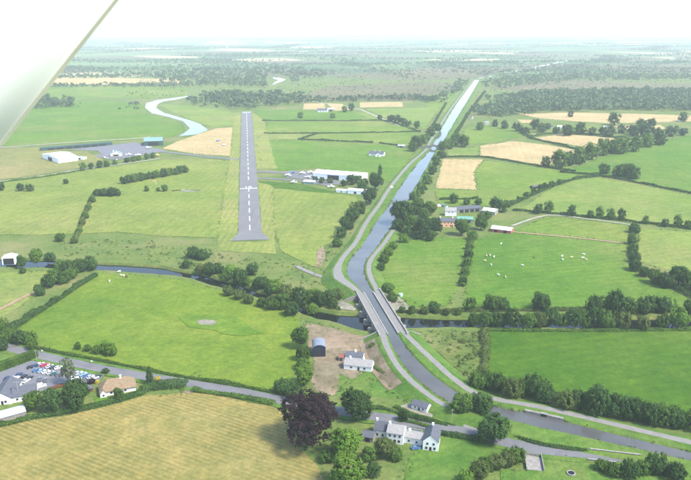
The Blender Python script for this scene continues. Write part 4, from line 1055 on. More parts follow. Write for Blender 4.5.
# ---- hedges
H = [
 ([(96, 276), (78, 287), (60, 299), (40, 312), (20, 325), (8, 334)], 4.5, 3.2, 'thick hedge along the left side of the big meadow', 'l_dark', 30, .36),
 ([(38, 349), (62, 354), (110, 363), (180, 377), (230, 385), (272, 393)], 2.2, 1.5, 'low hedge between the big meadow and the road', 'l_mid', 26, .28),
 ([(142, 392), (152, 389), (165, 387.5), (178, 386.5), (187, 386.5)], 5.0, 3.0, 'thick roadside hedge right of the dark conifer', 'l_dark', 40, .34),
 ([(193, 391), (215, 394), (245, 399), (274, 404.5)], 2.6, 1.8, 'roadside hedge above the hayfield', 'l_mid', 30, .3),
 ([(26, 419), (50, 416), (70, 413), (94, 407.5), (120, 401), (142, 394)], 2.6, 1.8, 'hedge between the hayfield and the thatched house garden', 'l_dark', 30, .3),
 ([(0, 426), (14, 423), (30, 419)], 3.5, 2.6, 'shrubby hedge below the pale metal shed', 'l_mid', 36, .3),
 ([(48, 391), (56, 388), (66, 385.5), (76, 384)], 1.8, 1.3, 'rust red shrub hedge beside the car park', 'l_rust', 40, .22),
 ([(395, 407), (420, 418), (455, 426)], 1.8, 1.2, 'low hedge above the road by the small white shed', 'l_mid', 30, .26),
 ([(362, 411), (380, 409), (396, 413), (420, 420), (448, 425.5)], 2.4, 1.8, 'roadside hedge opposite the white houses', 'l_dark', 30, .3),
 ([(439, 434), (456, 437), (478, 441)], 3.0, 2.4, 'hedge right of the white gable house', 'l_dark', 34, .3),
 ([(510, 436), (540, 445), (572, 450), (588, 451.5)], 2.0, 1.3, 'dark clipped hedge between the green canal strip and the road', 'l_dark', 30, .26),
 ([(488, 330.3), (540, 331), (600, 331), (691, 330), (760, 329)], 3.0, 1.4, 'low growth along the top of the vivid field', 'l_mid', 24, .32),
 ([(484, 332), (486, 350), (483, 376)], 4.0, 2.4, 'ragged hedge at the left end of the vivid field', 'l_olive', 26, .34),
 ([(474, 384), (520, 392), (560, 400), (600, 408), (650, 417), (691, 424), (740, 432)], 5.0, 3.4, 'thick undergrowth of the hedge row beside the towpath', 'l_dark', 34, .36),
 ([(471, 240), (469, 255), (466, 270), (462, 287)], 4.0, 2.4, 'hedge running down from the farm', 'l_mid', 24, .36),
 ([(634, 226), (632, 240), (633, 262), (650, 275), (668, 285), (691, 297), (720, 310)], 4.0, 2.8, 'thick curved hedge at the right edge', 'l_dark', 24, .38),
 ([(513, 210.5), (550, 213.6), (590, 217.5), (646, 223.5), (691, 229.5), (760, 238)], 3.2, 2.0, 'long hedge along the top of the narrow field', 'l_dark', 16, .42),
 ([(508, 206.5), (524, 199.5), (549, 188), (575, 179.5), (598, 176.4)], 4.0, 2.6, 'slanting hedge below the dark hut', 'l_dark', 16, .5),
 ([(560, 172.5), (598, 176), (640, 183.5), (691, 193.8), (760, 207)], 3.2, 2.2, 'long dark hedge below the smooth green field', 'l_dark', 14, .5),
 ([(443, 157.5), (480, 157.5), (500, 160), (546, 167.5), (575, 172.5)], 3.0, 2.2, 'dark hedge below the largest grain field', 'l_dark', 12, .5),
 ([(528, 138), (545, 142), (566, 147), (584, 152), (588, 156)], 4.0, 2.8, 'hedge between the two larger grain fields', 'l_dark', 12, .55),
 ([(520, 131), (529, 136.5), (560, 133.5), (600, 136), (626, 139)], 4.5, 3.0, 'hedge along the top of the upper grain field', 'l_dark', 12, .55),
 ([(478, 199), (455, 199.5), (440, 200)], 3.0, 2.2, 'hedge behind the farm vehicles', 'l_dark', 16, .45),
 ([(500, 206), (512, 203.5), (522, 200)], 4.0, 3.0, 'hedge linking the farm trees to the slanting hedge', 'l_dark', 16, .45),
 ([(262, 121), (300, 121), (350, 121), (384, 120.8), (402, 126), (420, 132)], 3.0, 1.8, 'upper dark hedge line behind the hangar field', 'l_dark', 9, .6),
 ([(264, 133.4), (318, 133.5), (380, 132.6), (420, 131.6)], 3.0, 1.8, 'middle dark hedge line behind the hangar field', 'l_dark', 9, .6),
 ([(298, 139.6), (320, 140.6), (373, 143)], 3.5, 2.2, 'lower dark hedge line behind the hangar field', 'l_dark', 10, .6),
 ([(380, 143.4), (400, 146)], 3.5, 2.2, 'short dark hedge by the far white shed', 'l_dark', 10, .6),
 ([(299, 139.4), (318.6, 133.6)], 3.0, 1.8, 'short slanting hedge joining two hedge lines', 'l_dark', 10, .6),
 ([(-40, 190), (0, 182.8), (47, 176.8), (80, 171)], 3.0, 1.6, 'low hedge below the track on the left', 'l_mid', 12, .45),
 ([(74, 243), (80, 228), (86, 212), (92, 198), (95, 194)], 4.0, 2.0, 'scrubby hedge line crossing the left airfield grass', 'l_olive', 16, .4),
 ([(172, 191.3), (182, 190.5), (200, 191)], 2.0, 1.0, 'low weedy strip by the grey slab', 'l_olive', 12, .4),
 ([(446, 104), (438, 117), (430, 131), (420, 147)], 4.0, 3.0, 'tree hedge left of the canal beyond the humpback bridge', 'l_dark', 12, .6),
 ([(485, 92), (470, 112), (460, 128), (450, 143)], 5.0, 4.0, 'tree hedge right of the canal beyond the humpback bridge', 'l_dark', 12, .65),
 ([(398, 312), (430, 311.5), (470, 311), (530, 310.5), (600, 310), (691, 311), (760, 314)], 4.0, 1.6, 'rough growth along the far river bank on the right', 'l_olive', 24, .34),
 ([(373, 367), (380, 371), (392, 380), (408, 391), (428, 402), (446, 409)], 2.6, 1.4, 'scrubby hedge line below the towpath embankment', 'l_olive', 30, .28),
 ([(397, 421), (412, 423), (430, 428)], 1.6, 1.1, 'garden hedge behind the white houses', 'l_mid', 30, .25),
]
for pts, w, h, lab, mt, dn, sz in H: hedge(pts, w, h, lab, mt, dn, sz)
hedge([(-30, 381), (0, 370.5), (20, 363), (36.5, 356.5)], 3.2, 4.2, 'tall clipped box-shaped hedge beside the car park', 'l_mid', 230, .21, 'clipped_hedge', square=True)

# ---- rough growth and far woods
scrub([[(60, 240), (150, 240), (220, 254), (280, 258), (330, 272), (342, 288), (340, 306), (300, 299), (262, 287), (207, 270), (150, 262), (60, 256)]], 360, .65, .6, 'reed', 'rough grass and weeds between the runway and the river')
scrub([[(178, 262), (207, 268), (240, 274), (282, 290), (340, 302), (340, 311), (300, 302), (262, 290), (207, 273), (180, 268)]], 900, 1.0, 1.2, 'reedgreen', 'lush undergrowth along the far bank of the dark river')
scrub([[(445, 334), (484, 334), (483, 378), (470, 380), (450, 364)], [(400, 300), (470, 308), (470, 313), (398, 312)], [(455, 340), (486, 334), (486, 378), (472, 379)]], 700, .8, 1.1, 'reed', 'tangled weeds near the aqueduct right side')
scrub([[(280, 312), (300, 318), (340, 327), (360, 333), (350, 331), (300, 323), (278, 313)], [(395, 331), (484, 329), (484, 334), (430, 344)], [(99, 271.5), (165, 276.5), (246, 296), (246, 298), (165, 278), (99, 273)]], 900, .5, 1.1, 'reedgreen', 'lush herbage fringing the near river bank')
scrub([[(372, 374), (395, 378), (425, 402), (395, 404), (365, 402), (340, 396)], [(545, 458), (600, 463), (640, 474), (620, 490), (540, 490)]], 420, .45, .8, 'reedgreen', 'rough tufts on the plots beside the road')
scrub([[(357, 200), (362, 200), (352, 232), (340, 258), (326, 262), (327, 247), (343, 234)]], 420, .7, 1.0, 'reedgreen', 'weedy bank between the airfield and the towpath')
def tufts(pts, size, hgt, mat, label, name, q=8):
    pts = np.asarray(pts); m = len(pts)
    z0 = pts[:, 2] if pts.shape[1] > 2 else np.zeros(m)
    r = size * rng.uniform(.4, 1.7, m)
    rp = np.repeat(np.arange(m), q)
    D = sphere_dirs(m * q); D[:, 2] = np.abs(D[:, 2])
    C = np.stack([pts[rp, 0] + D[:, 0] * r[rp], pts[rp, 1] + D[:, 1] * r[rp], z0[rp] + D[:, 2] * r[rp] * hgt + .1], 1)
    tag(obj(name, quad_mesh(name, leaf_quads_s(C, D, r[rp] * .55), np.clip(.7 * rng.random(m)[rp] + .3 * rng.random(m * q), 0, 1)), M[mat]), label, 'herbage', kind='stuff')
def edge_pts(poly, per_m, jit):
    W = [np.array(P(*p)[:2]) for p in poly]
    out = []
    for a, b in zip(W, W[1:] + W[:1]):
        if (a[1] + b[1]) / 2 > 1500: continue
        k = int(np.linalg.norm(b - a) * per_m)
        if k < 1: continue
        t = rng.random((k, 1))
        gap = rng.random(k) < .5 + .5 * np.sin(t[:, 0] * np.linalg.norm(b - a) / 9.0 + rng.uniform(0, 6))
        out.append((a + (b - a) * t + rng.normal(0, jit, (k, 2)))[gap])
    return out
ep = []
for poly, mt, lab in FIELDS:
    if mt not in ('mud', 'g_strip'): ep += edge_pts(poly, .9, 1.1)
tufts(np.concatenate(ep), .42, .5, 'reedgreen', 'unmown grass and weeds along the field edges', 'field_margin')
rp_ = []
for s_ in 'LR':
    E, N, V = side[s_]
    for i in list(range(J6 // 2, AQ0 - 2)) + list(range(AQ1 + 3, n - 1)):
        k = rng.poisson(4.5 * (.6 + .6 * math.sin(i * .35 + (2 if s_ == 'L' else 0))) if math.sin(i * .35) > -.9 else 0) if True else 0
        for _ in range(k):
            t = rng.random(); e = E[i] * (1 - t) + E[i + 1] * t
            q = e + N[i] * rng.normal(.35, .3)
            rp_.append((q[0], q[1], Hc[i] - .55))
tufts(np.array(rp_), .5, 1.0, 'reed', 'reeds and rank grass fringing the canal water', 'canal_reeds')
WOODS = [
 ([[(470, 113), (500, 104), (560, 100), (691, 98), (820, 100), (820, 112), (691, 111), (600, 110), (540, 112), (500, 118)], [(484, 100), (540, 94), (640, 92), (800, 93), (800, 97), (600, 98)]], 9.5, 12, 'broad dark wood across the right distance', 1.0),
 ([[(186, 100), (230, 93), (300, 94), (300, 100), (440, 98), (448, 103), (400, 101), (300, 103), (252, 109), (220, 108), (196, 104)]], 12, 10, 'dark wood behind the far end of the runway', .8),
 ([[(20, 102), (46, 97), (70, 103), (72, 108), (40, 109)], [(130, 108), (146, 102), (150, 110), (140, 113)]], 11, 9, 'dark copse on the far left meadow', .8),
 ([[(130, 76), (200, 70), (290, 68), (330, 74), (270, 88), (200, 86)]], 17, 11, 'hazy wood around the distant river bend', .55),
 ([[(44, 86), (190, 84), (190, 87), (44, 88)], [(40, 76), (130, 75), (130, 78), (40, 79)]], 13, 8, 'thin hazy tree belts by the yellow strip', .8),
 ([[(440, 92), (470, 80), (476, 82), (450, 100)], [(482, 84), (500, 78), (560, 74), (691, 76), (691, 80), (560, 82), (490, 90)]], 15, 9, 'hazy wood on both sides of the far canal', .7),
]
for polys, sp, hg, lab, fl in WOODS: wood(polys, sp, hg, 'l_far', lab, fill=fl)
wood([[(130, 100), (130, 72), (330, 66), (470, 66), (470, 84), (440, 101), (300, 101)], [(482, 98), (490, 70), (600, 62), (800, 62), (800, 112), (640, 112)]], 27, 3.6, 'l_far', 'scattered low scrub over the far bogs', 'far_scrub', q=7, fill=.9)
# belts of trees out to the horizon
belts = []
for k in range(300):
    y = 2700 + 15500 * random.random() ** 1.5
    x = random.uniform(-.62, .62) * y * 1.1
    ln = random.uniform(150, 900) * (1 + y / 9000); wd = random.uniform(14, 60) * (1 + y / 6000)
    a = random.gauss(0, .35) + (0 if random.random() < .8 else 1.2)
    c, s = math.cos(a), math.sin(a)
    belts.append([(x + c * u - s * v, y + s * u + c * v) for u, v in ((-ln / 2, -wd / 2), (ln / 2, -wd / 2), (ln / 2, wd / 2), (-ln / 2, wd / 2))])
wood(belts, 18, 9, 'l_far', 'countless hazy tree belts fading to the horizon', q=7, px=False)

# ------------------------------------------------------------------ buildings
def frame_of(A, B, z=0.0):
    a, b = P(*A, z), P(*B, z)
    m = (a + b) / 2
    rz = math.atan2(b.y - a.y, b.x - a.x)
    return m, rz, (b - a).length

def add_window(root, x, z, w, h, y=0.0, face='front', D=0.0, L=0.0, door=False, mat='white', gl='glass'):
    """window or door on a wall: a frame standing proud and a pane in it"""
    m = MB(); g = MB()
    if face == 'front':
        m.box(x - w / 2, x + w / 2, -.10, .02, z, z + h); g.box(x - w / 2 + .1, x + w / 2 - .1, -.13, -.05, z + .1, z + h - .1)
    elif face == 'back':
        m.box(x - w / 2, x + w / 2, D - .02, D + .10, z, z + h); g.box(x - w / 2 + .1, x + w / 2 - .1, D + .05, D + .13, z + .1, z + h - .1)
    elif face == 'left':
        m.box(-L / 2 - .10, -L / 2 + .02, x - w / 2, x + w / 2, z, z + h); g.box(-L / 2 - .13, -L / 2 - .05, x - w / 2 + .1, x + w / 2 - .1, z + .1, z + h - .1)
    else:
        m.box(L / 2 - .02, L / 2 + .10, x - w / 2, x + w / 2, z, z + h); g.box(L / 2 + .05, L / 2 + .13, x - w / 2 + .1, x + w / 2 - .1, z + .1, z + h - .1)
    o = m.build('door' if door else 'window', M[mat], root)
    g.build('panel' if door else 'pane', M[gl], o)

def house(name, A, B, D, wh, rh, label, cat='house', wall='white', roof='slate', ridge='x', hip=0.0, chim=(), wins=(), arch=False, over=.3, L=None, chim_mat='white', group=None):
    """A, B: the two lower corners of the wall towards us; D: depth; wh, rh: wall height and roof rise"""
    m, rz, ln = frame_of(A, B)
    if L: ln = L
    root = empty(name, m, rz, label, cat, group)
    h = ln / 2
    w = MB()
    if arch:
        prof = [(-h, -.1), (h, -.1), (h, wh)] + [(h * math.cos(t), wh + rh * math.sin(t)) for t in [PI * k / 10 for k in range(1, 10)]] + [(-h, wh)]
        w.prism(prof, 'y', 0, D)
    elif ridge == 'x' and not hip:
        w.prism([(0, -.1), (D, -.1), (D, wh), (D / 2, wh + rh), (0, wh)], 'x', -h, h)
    elif ridge == 'y':
        w.prism([(-h, -.1), (h, -.1), (h, wh), (0, wh + rh), (-h, wh)], 'y', 0, D)
    else:
        w.box(-h, h, 0, D, -.1, wh)
    w.build('wall', M[wall], root)
    t = .22
    r = MB()
    if arch:
        out = [((h + .2) * math.cos(a), wh + (rh + .18) * math.sin(a)) for a in [PI * k / 14 for k in range(15)]]
        inn = [((h + .03) * math.cos(a), wh + (rh + .03) * math.sin(a)) for a in [PI * k / 14 for k in range(15)]][::-1]
        n2 = len(out)
        vs = [(u, -over, z) for u, z in out + inn] + [(u, D + over, z) for u, z in out + inn]
        mm = 2 * n2
        fs = [(i, i + 1, mm + i + 1, mm + i) for i in range(mm - 1)] + [(mm - 1, 0, mm, 2 * mm - 1)]
        fs += [(i, i + 1, mm - 2 - i, mm - 1 - i) for i in range(n2 - 1)] + [(mm + i, mm + i + 1, mm + mm - 2 - i, mm + mm - 1 - i) for i in range(n2 - 1)]
        r.add(vs, fs)
    elif hip:
        o = over
        base = [(-h - o, -o), (h + o, -o), (h + o, D + o), (-h - o, D + o)]
        zb = wh - .1
        vs = [(x, y, zb) for x, y in base] + [(-h + hip, D / 2, wh + rh), (h - hip, D / 2, wh + rh)] + [(x, y, zb + .28) for x, y in base]
        r.add(vs, [(0, 3, 2, 1), (0, 1, 7, 6), (1, 2, 8, 7), (2, 3, 9, 8), (3, 0, 6, 9), (6, 7, 5, 4), (7, 8, 5), (8, 9, 4, 5), (9, 6, 4)])
    else:
        half = D / 2 if ridge == 'x' else h
        sl = rh / half
        e = over
        prof = [(-e, wh - e * sl + .02), (half, wh + rh + .02), (2 * half + e, wh - e * sl + .02), (2 * half + e, wh - e * sl + t), (half, wh + rh + t), (-e, wh - e * sl + t)]
        if ridge == 'x': r.prism(prof, 'x', -h - .15, h + .15)
        else: r.prism([(u - h, z) for u, z in prof], 'y', -.2, D + .2)
    ro = r.build('roof', M[roof], root, smooth=False)
    for cx, cy in chim:
        c = MB().box(cx - .45, cx + .45, cy - .45, cy + .45, wh * .6, wh + rh + 1.1).build('chimney', M[chim_mat], ro)
    for wdef in wins:
        face, x, z, ww, hh = wdef[:5]
        add_window(root, x, z, ww, hh, face=face, D=D, L=ln, door=len(wdef) > 5 and wdef[5] == 'door', mat=wdef[6] if len(wdef) > 6 else 'wood' if (len(wdef) > 5) else 'coping', gl='dark' if len(wdef) > 5 else 'glass')
    return root

def annex(sub, main, word):
    """an attached wing becomes part of its house"""
    F = lambda e: Matrix.Translation(e.location) @ Matrix.Rotation(e.rotation_euler.z, 4, 'Z')
    T = F(main).inverted() @ F(sub)
    for c in list(sub.children):
        c.parent = main; c.matrix_basis = T @ c.matrix_basis
        if c.name.split('.')[0] in ('wall', 'roof'): c.name = word + '_' + c.name.split('.')[0]
    bpy.data.objects.remove(sub)

def wins(face, n, span, z, w, h): return [(face, (k - (n - 1) / 2) * span, z, w, h) for k in range(n)]

house('hay_barn', (313, 357), (325.6, 356.6), 9, 5.0, 1.9, 'dark blue round roofed hay barn beside the bare yard', 'barn', 'bluesteel', 'greysteel', arch=True, wins=[('front', 0, 0, 3.6, 3.8, 'door', 'bluesteel')])
house('cottage', (343.8, 369), (371.8, 372), 6.2, 2.7, 2.4, 'long white cottage with weathered grey roof in the bare yard', 'cottage', 'white', 'greyroof', chim=[(-4.6, 3.1), (2.5, 3.1)], wins=wins('front', 2, 7.0, 1.0, 1.1, 1.0) + [('front', 0.4, 0, 1.0, 2.0, 'door'), ('right', 3.1, 1.0, 1.0, 1.1)])
house('outhouse', (345, 360), (363, 361.4), 4.6, 2.6, 1.6, 'slate roofed outhouse right behind the white cottage', 'outhouse', 'white', 'slate', chim=[(0.5, 2.3)], wins=wins('back', 2, 4, 1, 1, 1))
house('lean_to', (338.6, 361), (343.4, 361.3), 4.5, 2.0, .7, 'small red roofed shed at the left end of the white cottage', 'shed', 'coping', 'redbrick', wins=[('front', 0, 0, .9, 1.7, 'door')])
house('roadside_shed', (411.2, 408.6), (426.6, 413.4), 4.6, 2.5, 1.3, 'small white shed with dark slate roof above the road', 'shed', 'white', 'slate', wins=wins('front', 2, 4, 1.1, .9, .8) + [('front', 0, 0, .9, 1.9, 'door')])
fh = house('farmhouse', (386.5, 442.5), (403, 445), 7, 5.0, 2.2, 'two storey white house with pale grey and slate roofs near the bottom', 'house', 'white', 'greyroof', chim=[(-2.9, 3.5)], wins=wins('front', 3, 2.1, 3.3, .9, 1.1) + wins('front', 2, 3.6, .9, 1.0, 1.2) + [('front', 0, 0, 1.0, 2.1, 'door')])
w_ = house('house_wing', (373.5, 437), (386.4, 439.5), 6.5, 4.0, 2.6, 'slate roofed wing on the left of the two storey white house', 'house', 'white', 'slate', chim=[(-2.3, 3.2)], wins=wins('front', 2, 2.4, 1.2, .9, 1.2))
annex(w_, fh, 'wing')
house('garden_shed', (362, 441), (373, 443), 5, 2.4, 1.4, 'low slate roofed shed at the left of the white houses', 'shed', 'stone', 'slate', wins=[('front', 0, 0, 2.0, 2.0, 'door')])
house('outbuilding', (403.4, 442.6), (422, 446), 5.5, 3.0, 1.4, 'low pale roofed outbuilding between the two white houses', 'outbuilding', 'white', 'greyroof', chim=[(-2.0, 2.8)], wins=wins('front', 2, 3.4, 1.0, .9, .9))
house('gable_house', (422.6, 450), (438, 452), 9, 4.6, 3.0, 'white house with its gable facing us and a dark slate roof', 'house', 'white', 'slate', ridge='y', chim=[(0, 8.0)], wins=wins('front', 2, 2.6, 2.9, .9, 1.1) + wins('front', 2, 3.4, .8, 1.0, 1.2) + [('front', 0, 0, 1.0, 2.0, 'door')])
th = house('thatched_house', (101, 397), (136, 390.5), 8.5, 2.4, 4.2, 'thatched cottage with white walls beside the road', 'cottage', 'white', 'thatch', hip=3.6, over=.6, chim=[(1.8, 4.2)], wins=wins('front', 2, 6.5, .8, 1.1, 1.0) + [('front', 0.6, 0, 1.1, 2.0, 'door', 'redbrick'), ('left', 4.2, .8, 1.2, 1.1)])
w_ = house('thatched_porch', (100.6, 398.4), (107, 397.2), 4.5, 2.2, 1.7, 'small thatched white porch wing at the left corner of the thatched cottage', 'porch', 'white', 'thatch', ridge='y', wins=[('front', 0, .8, 1.0, .9)])
annex(w_, th, 'porch')
sh = house('slate_hall', (-8, 405.5), (12, 404), 17, 3.2, 3.0, 'white gabled building with large slate roof at the left edge', 'building', 'white', 'slate', ridge='y', wins=wins('front', 2, 3.6, 1.0, 1.1, 1.1) + [('front', .3, 0, 1.0, 2.0, 'door')])
w_ = house('slate_wing', (13, 403), (38, 398.5), 11, 2.8, 2.6, 'slate roofed wing facing the car park trees', 'building', 'white', 'slate', wins=wins('front', 3, 3.4, 1.0, 1.0, 1.1) + [('front', 1.2, 0, 1.2, 2.1, 'door')])
annex(w_, sh, 'wing')
house('metal_shed', (-14, 427), (26.5, 415.8), 6.5, 2.4, .9, 'long pale corrugated metal roofed shed in the lower left corner', 'shed', 'stone', 'palesteel', wins=[('right', 3.2, 0, 2.2, 2.1, 'door')])
house('red_shed', (87, 392), (93, 391.4), 2.6, 1.8, .8, 'tiny red wooden shed left of the thatched cottage', 'shed', 'redbrick', 'slate', wins=[('front', 0, 0, .8, 1.6, 'door')])
house('open_shed', (2.5, 264.8), (15.6, 264.2), 8, 5.2, 1.1, 'white portal framed shed with a grey open front at the left edge', 'shed', 'whitemetal', 'whitemetal', ridge='y', wins=[('front', 0, 0, 7.6, 4.8, 'door', 'coping')])
# airfield
house('white_hangar', (42.5, 158.5), (58.5, 163.4), 26, 6.0, 2.4, 'large plain white hangar on the brownish ground at the left', 'hangar', 'whitemetal', 'whitemetal', ridge='y', wins=[('front', 0, 0, 13, 5, 'door', 'whitemetal')])
house('white_annex', (76, 159.5), (83.5, 159.8), 8, 2.6, .8, 'low white annex right of the large plain white hangar', 'shed', 'whitemetal', 'palesteel', wins=[('front', 0, 0, 2.4, 2.1, 'door')])
house('green_hangar', (144, 146.3), (163, 145.6), 34, 7.0, 3.2, 'dark green hangar with pale teal roof on the left apron', 'hangar', 'greenwall', 'greenroof', wins=[('front', 0, 0, 16, 5.6, 'door', 'greenwall')])
house('reception_house', (110.5, 156.6), (121.5, 156.2), 9, 3.4, 3.0, 'cream reception house with pale roof on the left apron', 'house', 'cream', 'greenroof', ridge='y', chim=[(-3.6, 7)], wins=wins('front', 2, 6.4, 0.9, 2.2, 1.6) + [('front', 0, 0, 5.0, 2.6, 'door', 'dark')])
house('hangar_row', (41, 151.2), (112.5, 145.3), 9, 3.8, .9, 'long low dark green shed row edging the left apron', 'shed', 'greenwall', 'greenwall', wins=[('front', -36 + 12 * k, 0, 9.5, 3.1, 'door', 'greenwall') for k in range(7)])
house('main_hangar', (313.2, 178.3), (361.8, 182), 22, 6.2, 2.2, 'big white hangar with a dark door opening right of the runway', 'hangar', 'whitemetal', 'whitemetal', wins=[('front', -5.0, 0, 14, 5.2, 'door', 'dark'), ('front', 16, 0, 6, 4.4, 'door', 'palesteel'), ('front', -20, 0, 3, 2.2, 'door', 'palesteel')])
house('white_shed', (347.5, 193.4), (370, 195.2), 8, 3.8, 1.2, 'white flat shed in front of the big white hangar', 'shed', 'whitemetal', 'whitemetal', wins=[('front', -4, 0, 3, 2.6, 'door', 'whitemetal'), ('front', 4, 0, 3, 2.6, 'door', 'whitemetal')])
house('club_hut', (303.5, 184), (315, 184.4), 6, 2.8, 1.0, 'low white hut with a greenish front by the apron', 'hut', 'greenroof', 'whitemetal', wins=wins('front', 3, 3.0, .9, 1.4, 1.1))
house('small_hut', (336, 192.2), (346.4, 193), 5, 2.4, .8, 'small white hut joined to the left of the flat white shed', 'hut', 'whitemetal', 'whitemetal', wins=[('front', 0, 0, 1, 1.9, 'door')])
bg = house('bungalow', (368.6, 155.6), (383.5, 156.4), 9, 3.0, 2.8, 'white bungalow with slate roof in the field behind the hangar', 'house', 'white', 'slate', chim=[(-3, 4.5), (4, 4.5)], wins=wins('front', 3, 4.8, .9, 1.4, 1.2))
w_ = house('bungalow_gable', (375.2, 156.8), (380.8, 157), 5, 3.0, 2.4, 'white front gable of the bungalow behind the hangar', 'house', 'white', 'slate', ridge='y', wins=[('front', 0, .8, 1.6, 1.4)])
annex(w_, bg, 'gable')
house('field_shed', (397.5, 147.6), (404.5, 148), 7, 2.8, 1.2, 'pale shed at the end of the hedge near the canal', 'shed', 'coping', 'palesteel', wins=[('front', 0, 0, 3, 2.4, 'door')])
# farm right of the canal
house('peach_farmhouse', (437.8, 227), (455, 227.4), 7, 5.2, 2.4, 'peach painted two storey farmhouse with grey roof', 'house', 'peach', 'slate', chim=[(-5.5, 3.5), (5.5, 3.5)], wins=wins('front', 4, 2.9, 3.4, .9, 1.2) + wins('front', 3, 3.6, .9, 1.0, 1.3) + [('front', 5, 0, 1, 2.1, 'door')])
house('white_farm_building', (445, 216), (456.4, 216.2), 7, 4.8, 2.6, 'white farm building behind the peach farmhouse', 'outbuilding', 'white', 'greyroof', chim=[(-3.5, 3.5)], wins=wins('front', 2, 3.2, 3.0, .9, 1.0))
house('dark_shed', (457, 213.2), (481.5, 211.4), 11, 3.4, 1.2, 'long dark roofed cattle shed behind the farmyard', 'shed', 'stone', 'slate', wins=[('front', -8 + 5.4 * k, 0, 4, 2.8, 'door', 'dark') for k in range(4)])
house('white_roof_shed', (482, 214), (494.6, 215.6), 11, 3.6, 1.6, 'shed with bright white roof at the farm right side', 'shed', 'coping', 'whitemetal', wins=[('front', 0, 0, 4, 3, 'door', 'dark')])
house('teal_shed', (457, 222.6), (473, 223), 9, 3.2, 1.4, 'teal roofed shed in the middle of the farm', 'shed', 'stone', 'teal', wins=[('front', -3, 0, 3.4, 2.6, 'door', 'dark'), ('front', 3, 0, 3.4, 2.6, 'door', 'dark')])
house('red_barn', (490.8, 231.6), (511, 234), 9, 2.8, 1.7, 'long rust red barn with white curved roof at the cow pasture', 'barn', 'redwall', 'whitemetal', wins=[('front', -4.5, 0, 2.6, 2.3, 'door', 'dark'), ('front', 3.5, 0, 2.6, 2.3, 'door', 'dark')])
house('field_hut', (533, 189), (540, 188.2), 5, 2.2, .9, 'low dark hut beside the slanting hedge', 'hut', 'dark', 'slate', wins=[('front', 0, 0, 2, 1.8, 'door')])
house('far_farm', (317, 112.2), (327, 112.4), 12, 4, 3, 'far white farm between the small grain fields', 'farm', 'white', 'slate', wins=wins('front', 4, 6, 1, 1.6, 1.6))
house('far_barn', (327.6, 111.6), (334, 111.6), 14, 4.5, 2, 'far pale barn right of the far white farm', 'barn', 'coping', 'palesteel', wins=[('front', 0, 0, 6, 3.6, 'door', 'dark')])
for k, (x, y, w, rf, lab) in enumerate([(487, 124.6, 4, 'greyroof', 'tiny pale cottage leftmost of the far cottages by the canal'), (560, 129, 5, 'whitemetal', 'tiny white roofed house in the middle of the far cottages'), (568, 130, 4, 'slate', 'tiny white cottage just right of the white roofed far house'),
      (551, 128.5, 3.4, 'slate', 'tiny cottage left of the white roofed far house'), (605, 129.4, 3.2, 'palesteel', 'tiny pale shed below the big tree in the grain strip'), (682, 121.4, 6, 'redbrick', 'red roofed barn at the far right hedge'), (471, 119, 2.6, 'slate', 'tiny cottage right of the far canal')]):
    house('far_cottage', (x - w / 2, y), (x + w / 2, y + .1), 8, 3, 2.4, lab, 'cottage', 'white', rf, wins=wins('front', 2, 3.4, 1, 1.2, 1.2))

# ---- humpback bridge over the canal
def humpback():
    i = int(np.argmin(np.linalg.norm(Lw - np.array(rows[4][:2]), axis=1)))
    c = (Lw[i] + Rw[i]) / 2
    w = float(np.linalg.norm(Lw[i] - Rw[i]))
    rz = math.atan2(cdir[i][1], cdir[i][0]) + PI / 2
    root = empty('humpback_bridge', (c[0], c[1], 0), rz, 'small stone humpback bridge over the canal', 'bridge')
    r = w / 2
    arc = [(r * math.cos(PI * k / 8), .5 + 3.0 * math.sin(PI * k / 8)) for k in range(9)]
    topl = [(-r - 16, 0.0), (-r - 10, 1.6), (-r - 3, 3.6), (0, 4.6), (r + 3, 3.6), (r + 10, 1.6), (r + 16, 0.0)]
    poly = topl + [(r, -.2)] + arc + [(-r, -.2)]
    from mathutils.geometry import tessellate_polygon
    tr = tessellate_polygon([[Vector((u, v, 0)) for u, v in poly]])
    m = len(poly)
    b = MB().add([(u, -3, v) for u, v in poly] + [(u, 3, v) for u, v in poly], [tuple(t) for t in tr] + [tuple(m + q for q in t[::-1]) for t in tr] + [(q, (q + 1) % m, m + (q + 1) % m, m + q) for q in range(m)])
    b.build('arch', M['stone'], root)
    for s in (-1, 1):
        k = len(topl)
        pa = topl + [(u, v + 1.2) for u, v in topl[::-1]]
        y0, y1 = sorted((s * 2.6, s * 3.15))
        q = MB()
        for j in range(k - 1):
            (u0, v0), (u1, v1) = topl[j], topl[j + 1]
            q.prism([(u0, v0 - .3), (u1, v1 - .3), (u1, v1 + 1.1), (u0, v0 + 1.1)], 'y', y0, y1)
        q.build('parapet', M['stone'], root)
    q = MB()
    for j in range(k - 1):
        (u0, v0), (u1, v1) = topl[j], topl[j + 1]
        q.prism([(u0, v0 + .02), (u1, v1 + .02), (u1, v1 + .12), (u0, v0 + .12)], 'y', -2.55, 2.55)
    q.build('roadway', M['asphalt'], root)
humpback()

